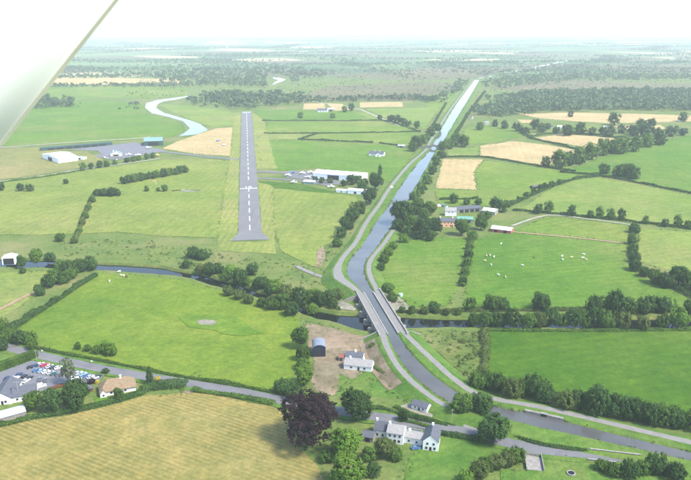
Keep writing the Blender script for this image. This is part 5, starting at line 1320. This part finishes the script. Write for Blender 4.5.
# ---- overflow structure on the canal bank, road bridge walls, concrete pen, trough
def canal_at(px, py):
    p = P(px, py, 1.0)
    i = int(np.argmin(np.linalg.norm(Rw - np.array(p.xy), axis=1)))
    return i
i0, i1 = canal_at(524, 411.5), canal_at(558, 420)
a, b = Vector((*Rw[i0], 0)), Vector((*Rw[i1], 0))
c = (a + b) / 2; rz = math.atan2((b - a).y, (b - a).x); ln = (b - a).length
w = empty('overflow_weir', (c.x, c.y, 0), rz, 'pale concrete overflow with a dark opening on the canal bank', 'weir')
MB().box(-ln / 2, -1.3, -.2, 1.2, .2, 2.15).build('wall', M['concrete'], w)
MB().box(1.3, ln / 2, -.2, 1.2, .2, 2.15).build('wall', M['concrete'], w)
MB().box(-1.3, 1.3, .7, 1.2, .2, 2.1).build('opening', M['dark'], w)
MB().box(-1.6, 1.6, -.3, 1.3, 2.16, 2.4).build('lintel', M['concrete'], w)

def wall_px(A, B, t, h, label, mat='concrete', name='parapet_wall', cap=True):
    m, rz, ln = frame_of(A, B, .2)
    r = empty(name, (m.x, m.y, 0), rz, label, 'wall')
    MB().box(-ln / 2, ln / 2, -t / 2, t / 2, -.05, h).build('wall', M[mat], r)
    if cap: MB().box(-ln / 2 - .1, ln / 2 + .1, -t / 2 - .1, t / 2 + .1, h, h + .18).build('coping', M['coping'], r)
    return r
wall_px((590, 451.3), (640, 457.3), .5, 1.5, 'long pale parapet wall on the canal side of the road')
wall_px((588, 460.5), (616, 463.6), .45, 1.0, 'shorter pale parapet wall on the near side of the road')
wall_px((404, 429), (422, 433), .35, 1.5, 'low white garden wall behind the white houses', 'white', 'garden_wall')
wall_px((38, 357.6), (104, 372.4), .4, .45, 'low pale wall between the car park and the road', 'concrete', 'low_wall', False)
m, rz, ln = frame_of((527, 470), (543.5, 471.5))
pen = empty('concrete_pen', (m.x, m.y, 0), rz, 'pale concrete cattle pen with low walls by the road', 'pen')
MB().box(-ln / 2, ln / 2, 0, 10, -.05, .35).build('floor', M['concrete'], pen)
MB().box(-ln / 2 - .3, -ln / 2 - .003, -.1, 10.3, -.05, 1.4).build('wall', M['stone'], pen)
MB().box(ln / 2 + .003, ln / 2 + .3, -.1, 10.3, -.05, 1.4).build('wall', M['stone'], pen)
MB().box(-ln / 2, ln / 2, 10.003, 10.3, -.05, 1.5).build('wall', M['stone'], pen)
p = P(571, 474)
tr = empty('round_trough', p, 0, 'round stone water trough in the grassy plot', 'trough')
def ring(r0, r1, z0, z1, n=20):
    v, f = [], []
    for r_, z_ in ((r1, z0), (r1, z1), (r0, z1), (r0, z0)):
        v += [(r_ * math.cos(2 * PI * k / n), r_ * math.sin(2 * PI * k / n), z_) for k in range(n)]
    for j in range(3): f += [(j * n + k, j * n + (k + 1) % n, (j + 1) * n + (k + 1) % n, (j + 1) * n + k) for k in range(n)]
    return MB().add(v, f)
ring(1.3, 1.75, -.05, .7).build('rim', M['stone'], tr)
MB().add([(1.32 * math.cos(2 * PI * k / 20), 1.32 * math.sin(2 * PI * k / 20), .5) for k in range(20)], [tuple(range(20))]).build('water', M['river'], tr)
sheet('gravel_patch', [(566, 475), (571, 472.5), (578, 476), (573, 478)], M['gravel'], .1, 'gravel patch around the round trough', 'gravel', jit=.2)
m, rz, ln = frame_of((181, 192), (200, 191.4))
sl = empty('grey_slab', (m.x, m.y, 0), rz, 'long grey slab lying in the airfield grass near the windsock', 'slab')
MB().box(-ln / 2, ln / 2, 0, 6, -.05, .5).build('slab', M['concrete'], sl)
MB().box(-ln / 2, -ln / 2 + 4, 0.5, 5.5, .5, 1.3).build('rubble', M['stone'], sl)
# small store beside the aqueduct
m, rz, ln = frame_of((398, 296), (402, 297))
t = empty('water_tank', (m.x, m.y, 0), rz, 'small pale turquoise tank beside the aqueduct', 'tank')
M['turq'] = plain('turquoise_plastic', (.40, .70, .70), .5, .05, 1)
MB().tube((0, 1, -.05), (0, 1, 1.7), 1.2, 1.2, 16).build('body', M['turq'], t)
MB().tube((0, 1, 1.7), (0, 1, 1.95), .5, .4, 12).build('lid', M['turq'], t)

# ------------------------------------------------------------------ poles, windsock
def pole(px, py, h, label, arm=1.6, r=.12):
    p = P(px, py)
    e = empty('utility_pole', p, random.uniform(-.3, .3), label, 'pole')
    MB().tube((0, 0, -.1), (0, 0, h), r, r * .75, 8).build('post', M['polegrey'], e)
    if arm: MB().box(-arm / 2, arm / 2, -.07, .07, h - .6, h - .42).build('crossarm', M['polegrey'], e)
pole(451.6, 424, 7.5, 'wooden pole at the gravel turning off the road', 1.4)
pole(628, 447, 7, 'pale pole standing on the canal strip at the right', 0)
pole(19, 399, 9.5, 'tall pole with a crossarm in front of the slate roofed building', 3.2, .14)
pole(37, 362, 7, 'pole at the end of the clipped hedge', 1.4)
for x, y, lab in ((42.5, 357, 'small white road sign left on the car park verge'), (92, 367.5, 'small white road sign right on the car park verge')):
    e = empty('road_sign', P(x, y - 3.5), 0, lab, 'sign')
    MB().tube((0, 0, 0), (0, 0, 1.4), .05, .05, 6).build('post', M['polegrey'], e)
    MB().box(-.45, .45, -.05, .02, 1.4, 2.1).build('plate', M['white'], e)
e = empty('windsock', P(156, 185.5), R(20), 'orange windsock on the left airfield grass', 'windsock')
MB().tube((0, 0, 0), (0, 0, 6), .12, .08, 8).build('mast', M['white'], e)
MB().tube((0, 0, 5.8), (-3.4, 0, 4.9), .65, .3, 12).build('sock', M['orange'], e)

# ------------------------------------------------------------------ cars
def car_meshes(van=False):
    Lh, Wd = (2.5, .95) if van else (2.1, .88)
    if van: prof = [(-Lh, .35), (-Lh, 1.9), (-Lh + .15, 2.0), (1.0, 2.0), (1.75, 1.25), (2.35, 1.05), (Lh, .8), (Lh, .35)]
    else: prof = [(-Lh, .32), (-Lh - .02, .75), (-1.95, .95), (-1.2, 1.0), (.75, .98), (1.75, .86), (2.05, .68), (Lh, .32)]
    b = MB()
    rows_ = []
    for wy, k in ((-Wd, .94), (-Wd * .9, 1), (Wd * .9, 1), (Wd, .94)):
        rows_.append([(u * (k if abs(u) > 1.6 else 1), wy, v if v < .7 or k == 1 else v - .03) for u, v in prof])
    n_ = len(prof)
    b.add([q for r_ in rows_ for q in r_], [(j * n_ + i, j * n_ + (i + 1) % n_, (j + 1) * n_ + (i + 1) % n_, (j + 1) * n_ + i) for j in range(3) for i in range(n_)] + [tuple(range(n_))[::-1], tuple(range(3 * n_, 4 * n_))])
    body = b.mesh('body')
    g = MB()
    if van:
        g.prism([(1.02, 1.9), (1.72, 1.28), (1.8, 1.28), (1.08, 1.94)], 'y', -.78, .78)
        for s in (-1, 1): g.prism([(.4, 1.3), (1.5, 1.3), (.95, 1.8), (.4, 1.8)], 'y', *sorted((s * .94, s * .975)))
        top = None
    else:
        g.add([(-1.75, -.78, .96), (.95, -.78, .93), (.95, .78, .93), (-1.75, .78, .96), (-1.25, -.62, 1.40), (.15, -.62, 1.42), (.15, .62, 1.42), (-1.25, .62, 1.40)], [(0, 1, 5, 4), (1, 2, 6, 5), (2, 3, 7, 6), (3, 0, 4, 7), (0, 3, 2, 1), (4, 5, 6, 7)])
        top = MB().add([(-1.32, -.66, 1.40), (.22, -.66, 1.42), (.22, .66, 1.42), (-1.32, .66, 1.40), (-1.2, -.56, 1.48), (.05, -.56, 1.50), (.05, .56, 1.50), (-1.2, .56, 1.48)], [(0, 1, 5, 4), (1, 2, 6, 5), (2, 3, 7, 6), (3, 0, 4, 7), (0, 3, 2, 1), (4, 5, 6, 7)]).mesh('roof')
    wh = MB().tube((0, -.11, 0), (0, .11, 0), .32, .32, 12).mesh('wheel')
    rim = MB().tube((0, -.125, 0), (0, .125, 0), .19, .19, 8).mesh('rim')
    li = MB().box(-.05, .05, -.17, .17, -.08, .08).mesh('light')
    return body, g.mesh('window_band'), top, wh, rim, li, Lh, Wd
CARM = {False: car_meshes(False), True: car_meshes(True)}
def car(px, py, ang, col, label, van=False, group='cars in the car park', z=.315):
    body, gl, top, wh, rim, li, Lh, Wd = CARM[van]
    e = empty('van' if van else 'car', P(px, py + 1.2, z), ang, label, 'van' if van else 'car', group)
    pm = M['p_' + col]
    obj('body', body, pm, e, True)
    obj('windows', gl, M['glass'], e, True)
    if top: obj('roof', top, pm, e, True)
    for sx in (-1, 1):
        for sy in (-1, 1):
            o = obj('wheel', wh, M['rubber'], e, True); o.location = (sx * 1.32, sy * (Wd - .1), .32)
            q = obj('rim', rim, M['p_silver'], o, True)
            o = obj('headlight' if sx > 0 else 'tail_light', li, M['lamp' if sx > 0 else 'tail'], e, True); o.location = (sx * (Lh - .06), sy * .6, .66)
    e.scale = (random.uniform(.95, 1.08),) * 3
    return e
ROWA = R(38)
CARS = [
 ('in the far row of the car park', [(31.5, 366.5, 'black'), (36, 365.2, 'navy'), (40.8, 363.8, 'white'), (45.4, 364.6, 'red'), (49.8, 366, 'silver'), (54, 366.8, 'black'), (58.6, 367.3, 'white')], 0),
 ('in the second row of the car park', [(37.3, 370, 'blue'), (41.8, 370.6, 'lightblue'), (46.3, 371.6, 'white'), (50.8, 372.4, 'silver'), (55.2, 373.2, 'green'), (59.6, 374, 'grey')], 0),
 ('by the thatched cottage end of the car park', [(79, 372.6, 'silver'), (83, 373.6, 'lightblue'), (86.6, 375.4, 'blue'), (90.6, 376.6, 'silver'), (94.6, 377.4, 'white'), (98.2, 376, 'black')], .1),
 ('in the middle of the car park beside the trees', [(40, 378.4, 'grey'), (45.6, 379.4, 'grey'), (73, 377.2, 'white'), (76.8, 378.2, 'white'), (80.6, 379.2, 'silver')], 1.2),
 ('nearest the slate roofed building', [(8, 377.6, 'navy'), (12.4, 378, 'lightblue'), (16.2, 377.6, 'white'), (19.6, 374, 'navy'), (24.8, 375.6, 'black'), (26.4, 380.4, 'white'), (30, 377.4, 'black')], .6),
]
for where, lst, da in CARS:
    for i, (x, y, c) in enumerate(lst):
        od = 'leftmost' if i == 0 else 'rightmost' if i == len(lst) - 1 else ORD[i] + ' from left'
        car(x, y, ROWA + da + random.uniform(-.06, .06), c, f"{c.replace('lightblue', 'light blue')} car, {od} {where}")
car(41, 386, R(35), 'white', 'white van parked by the rust red hedge', True, 'vans')
car(391.5, 187, R(50), 'white', 'white van on the towpath road near the hangar', True, 'vans', z=.15)
car(416, 447.5, R(10), 'blue', 'blue car parked between the white houses', False, 'cars at the farm houses', z=.05)
for x, y, c, v, lab in ((435, 206, 'red', True, 'red van parked behind the farm'), (439, 205.5, 'white', True, 'white van parked behind the farm'), (443, 205, 'blue', True, 'blue van parked behind the farm'), (446.5, 206, 'lightblue', False, 'light blue car parked behind the farm')):
    car(x, y, random.uniform(0, 3), c, lab, v, 'vehicles behind the farm', z=.05)
for i, (x, y, c) in enumerate([(104.5, 156.6, 'white'), (107, 157.4, 'silver'), (116.5, 159, 'white')]):
    car(x, y, random.uniform(0, 3), c, ['white car left of the reception house', 'silver car at the reception house corner', 'white car right in front of the reception house'][i], False, 'cars at the reception house', z=.36)

# ------------------------------------------------------------------ parked aircraft
def lathe_x(prof, n=10):
    v, f = [], []
    for x, ry, rz_, zc in prof:
        v += [(x, ry * math.cos(2 * PI * k / n), zc + rz_ * math.sin(2 * PI * k / n)) for k in range(n)]
    for j in range(len(prof) - 1): f += [(j * n + k, j * n + (k + 1) % n, (j + 1) * n + (k + 1) % n, (j + 1) * n + k) for k in range(n)]
    f += [tuple(range(n))[::-1], tuple(range((len(prof) - 1) * n, len(prof) * n))]
    return MB().add(v, f)
AM = dict(
 fuselage=lathe_x([(3.6, .25, .25, 1.25), (3.2, .5, .5, 1.25), (2.0, .58, .62, 1.3), (.8, .6, .85, 1.5), (-.6, .58, .8, 1.5), (-2.0, .4, .45, 1.4), (-4.2, .12, .16, 1.5)]).mesh('fuselage', True),
 wing=MB().add([(1.2, -5.4, 2.35), (1.3, 0, 2.3), (1.2, 5.4, 2.35), (.0, 5.4, 2.35), (-.35, 0, 2.3), (.0, -5.4, 2.35)] + [(1.1, -5.4, 2.5), (1.1, 0, 2.52), (1.1, 5.4, 2.5), (.0, 5.4, 2.4), (-.35, 0, 2.38), (.0, -5.4, 2.4)],
          [(0, 1, 4, 5), (1, 2, 3, 4), (6, 7, 10, 11), (7, 8, 9, 10), (0, 1, 7, 6), (1, 2, 8, 7), (2, 3, 9, 8), (3, 4, 10, 9), (4, 5, 11, 10), (5, 0, 6, 11)]).mesh('wing'),
 tailplane=MB().prism([(-3.4, -1.7), (-3.2, 0), (-3.4, 1.7), (-4.2, 1.7), (-4.3, 0), (-4.2, -1.7)], 'z', 1.5, 1.6).mesh('tailplane'),
 fin=MB().prism([(-3.0, 1.55), (-3.7, 2.7), (-4.3, 2.7), (-4.35, 1.55)], 'y', -.06, .06).mesh('fin'),
 wheel=MB().tube((0, -.1, 0), (0, .1, 0), .28, .28, 10).mesh('wheel'),
 propeller=MB().box(3.62, 3.70, -.95, .95, 1.18, 1.32).mesh('propeller'))
def aircraft(px, py, ang, col, label, z=.34, grp='parked light aircraft'):
    e = empty('light_aircraft', P(px, py + .8, z), ang, label, 'aircraft', grp)
    for k in ('fuselage', 'wing', 'tailplane', 'fin'): obj(k, AM[k], M['p_' + col], e, True)
    obj('propeller', AM['propeller'], M['dark'], e, True)
    for q in ((2.6, 0, .28), (.1, 1.1, .28), (.1, -1.1, .28)):
        o = obj('wheel', AM['wheel'], M['rubber'], e, True); o.location = q
for x, y, a, c, lab in [(129, 154.6, .4, 'white', 'white light aircraft parked right of the reception house'), (138.5, 155, .5, 'white', 'white light aircraft in the middle of the left apron'), (157, 155.4, .2, 'yellow', 'yellow light aircraft at the right end of the left apron'),
      (148.5, 147.6, 1.2, 'white', 'white light aircraft in front of the green hangar'), (288, 175.4, 2.6, 'white', 'white light aircraft nearest the runway on the right apron'), (292.6, 172.6, 1.0, 'blue', 'blue light aircraft on the right apron'),
      (302, 173.2, 2.8, 'white', 'white light aircraft beside the blue one'), (311, 172.4, .4, 'white', 'white light aircraft at the hangar left corner'), (309, 177.4, 2.0, 'white', 'white light aircraft in front of the hangar left end'),
      (293.5, 182.4, 2.9, 'white', 'white light aircraft on the lower taxiway'), (331.5, 186.8, .2, 'white', 'white light aircraft at the small white hut')]:
    aircraft(x, y, a, c, lab)
for i, (x, y, c) in enumerate([(218, 141.5, 'blue'), (224, 145.5, 'silver')]):
    tg = empty('hay_trailer', P(x, y, .1), .5, ['blue farm trailer on the harvested tan field', 'grey farm trailer on the harvested tan field'][i], 'trailer')
    MB().box(-2.6, 2.6, -1.2, 1.2, .8, 2.2).build('bed', M['p_' + c], tg)
    MB().tube((2.6, 0, .8), (4.2, 0, .5), .08, .08, 6).build('drawbar', M['dark'], tg)
    for s in (-1, 1): MB().tube((-.8, s * 1.0, .45), (-.8, s * 1.3, .45), .45, .45, 12).build('wheel', M['rubber'], tg)

# ------------------------------------------------------------------ cows
def cow_mesh():
    vs = [(0, 0, 1.05), (.55, 0, 1.08), (1.0, 0, 1.15), (1.35, 0, 1.05), (1.68, 0, .80), (-.55, 0, 1.08), (-.9, 0, 1.12),
          (.75, .25, .65), (.78, .25, .02), (.75, -.25, .65), (.66, -.25, .02), (-.75, .25, .65), (-.82, .25, .02), (-.75, -.25, .65), (-.70, -.25, .02), (-1.08, 0, .75), (-1.1, 0, .45), (1.32, .22, 1.12), (1.32, -.22, 1.12)]
    es = [(0, 1), (1, 2), (2, 3), (3, 4), (0, 5), (5, 6), (1, 7), (7, 8), (1, 9), (9, 10), (5, 11), (11, 12), (5, 13), (13, 14), (6, 15), (15, 16), (3, 17), (3, 18)]
    rd = [.42, .38, .26, .19, .12, .40, .30, .13, .07, .13, .07, .15, .07, .15, .07, .05, .05, .05, .05]
    me = bpy.data.meshes.new('cow_cage'); me.from_pydata(vs, es, []); me.update()
    o = bpy.data.objects.new('cow_cage', me); COL.objects.link(o)
    sm = o.modifiers.new('s', 'SKIN'); ss = o.modifiers.new('u', 'SUBSURF'); ss.levels = 1; ss.render_levels = 1
    for v, r_ in zip(me.skin_vertices[0].data, rd): v.radius = (r_, r_)
    me.skin_vertices[0].data[0].use_root = True
    dg = bpy.context.evaluated_depsgraph_get()
    out = bpy.data.meshes.new_from_object(o.evaluated_get(dg))
    out.name = 'cow'
    bpy.data.objects.remove(o); bpy.data.meshes.remove(me)
    out.polygons.foreach_set('use_smooth', [True] * len(out.polygons))
    return out
COW = cow_mesh()
def herd(lst, where):
    for i, (x, y, c) in enumerate(sorted(lst)):
        od = 'leftmost' if i == 0 else 'rightmost' if i == len(lst) - 1 else ORD[i] + ' from left'
        o = obj('cow', COW, M['cow_' + c], None, True)
        o.location = P(x, y, .12); o.rotation_euler = (0, 0, random.uniform(0, 6.28)); o.scale = (.98,) * 3
        tag(o, f'{c} cow, {od} of those grazing {where}', 'cow', f'cows grazing {where}')
herd([(486.6, 256.5, 'cream'), (490, 256, 'white'), (494, 257.5, 'white'), (485, 261.5, 'cream'), (491, 265.5, 'white'), (498, 275.5, 'white'), (505.5, 278, 'cream'), (501, 244.5, 'white'), (522, 266, 'white'), (534, 258, 'brown'),
      (562, 257, 'white'), (562.6, 260.5, 'white'), (571.4, 258, 'cream'), (583.4, 255, 'white'), (582.6, 258.6, 'white'), (586, 260.5, 'cream')], 'in the cow pasture below the farm')
herd([(119.5, 272.3, 'white'), (120.8, 276, 'white'), (123.6, 276.4, 'white'), (126.5, 277.4, 'brown'), (109.6, 282, 'white')], 'in the big meadow by the river')

# ------------------------------------------------------------------ strut of the aircraft the view is taken from
def strut():
    mw = Matrix.Translation((0, 0, HCAM)) @ cam.rotation_euler.to_matrix().to_4x4()
    d = 1.6
    def C(px, py, dd=d): return mw @ Vector(((px - 345.5) / FPX * dd, -(py - 240) / FPX * dd, -dd))
    a, b = C(-165, 298), C(195, -152)
    ax = (b - a).normalized()
    view = ((a + b) / 2 - Vector((0, 0, HCAM))).normalized()
    ch = ax.cross(view).normalized()           # across the strut, in the picture's plane
    if (C(40, 140) - C(0, 92)).dot(ch) < 0: ch = -ch
    th = ax.cross(ch).normalized()
    ch = (ch * math.cos(.35) + th * math.sin(.35) * (1 if th.dot(view) > 0 else -1)).normalized(); th = ax.cross(ch).normalized()
    root = empty('wing_strut', a, 0, 'pale cream aircraft wing strut crossing the top left corner', 'strut')
    sec = []
    c2 = .078
    for k in range(28):
        t = 2 * PI * k / 28
        u = -math.cos(t); v = math.sin(t) * (.024 if u < 0 else .024 * (1 - u ** 1.5 * .75))
        sec.append((u * c2, v))
    n_ = len(sec)
    vs = [ch * u + th * v for u, v in sec] + [(b - a) + ch * u + th * v for u, v in sec]
    fs = [(k, (k + 1) % n_, n_ + (k + 1) % n_, n_ + k) for k in range(n_)] + [tuple(range(n_))[::-1], tuple(range(n_, 2 * n_))]
    MB().add(vs, fs).build('fairing', M['strut'], root, True)
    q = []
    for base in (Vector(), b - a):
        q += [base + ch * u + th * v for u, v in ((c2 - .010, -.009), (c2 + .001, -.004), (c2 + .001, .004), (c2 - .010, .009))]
    MB().add(q, [(0, 1, 5, 4), (1, 2, 6, 5), (2, 3, 7, 6), (3, 0, 4, 7), (0, 3, 2, 1), (4, 5, 6, 7)]).build('trailing_edge_shade', M['edge_shade'], root)  # thin strip carrying the painted shade line, no separate seal
strut()

# ------------------------------------------------------------------ haze
def haze():
    me = MB().box(-34000, 34000, -4000, 46000, -5, 190).mesh('haze')
    m = bpy.data.materials.new('haze_air'); m.use_nodes = True
    nt = m.node_tree; nt.nodes.clear()
    out = nt.nodes.new('ShaderNodeOutputMaterial')
    pv = nt.nodes.new('ShaderNodeVolumePrincipled')
    pv.inputs['Color'].default_value = (0.87, 0.955, 1.0, 1)
    pv.inputs['Density'].default_value = 1.0e-4
    pv.inputs['Anisotropy'].default_value = 0.0
    nt.links.new(pv.outputs[0], out.inputs['Volume'])
    tag(obj('haze', me, m), 'pale blue summer haze over the whole landscape', 'haze', kind='stuff')
haze()
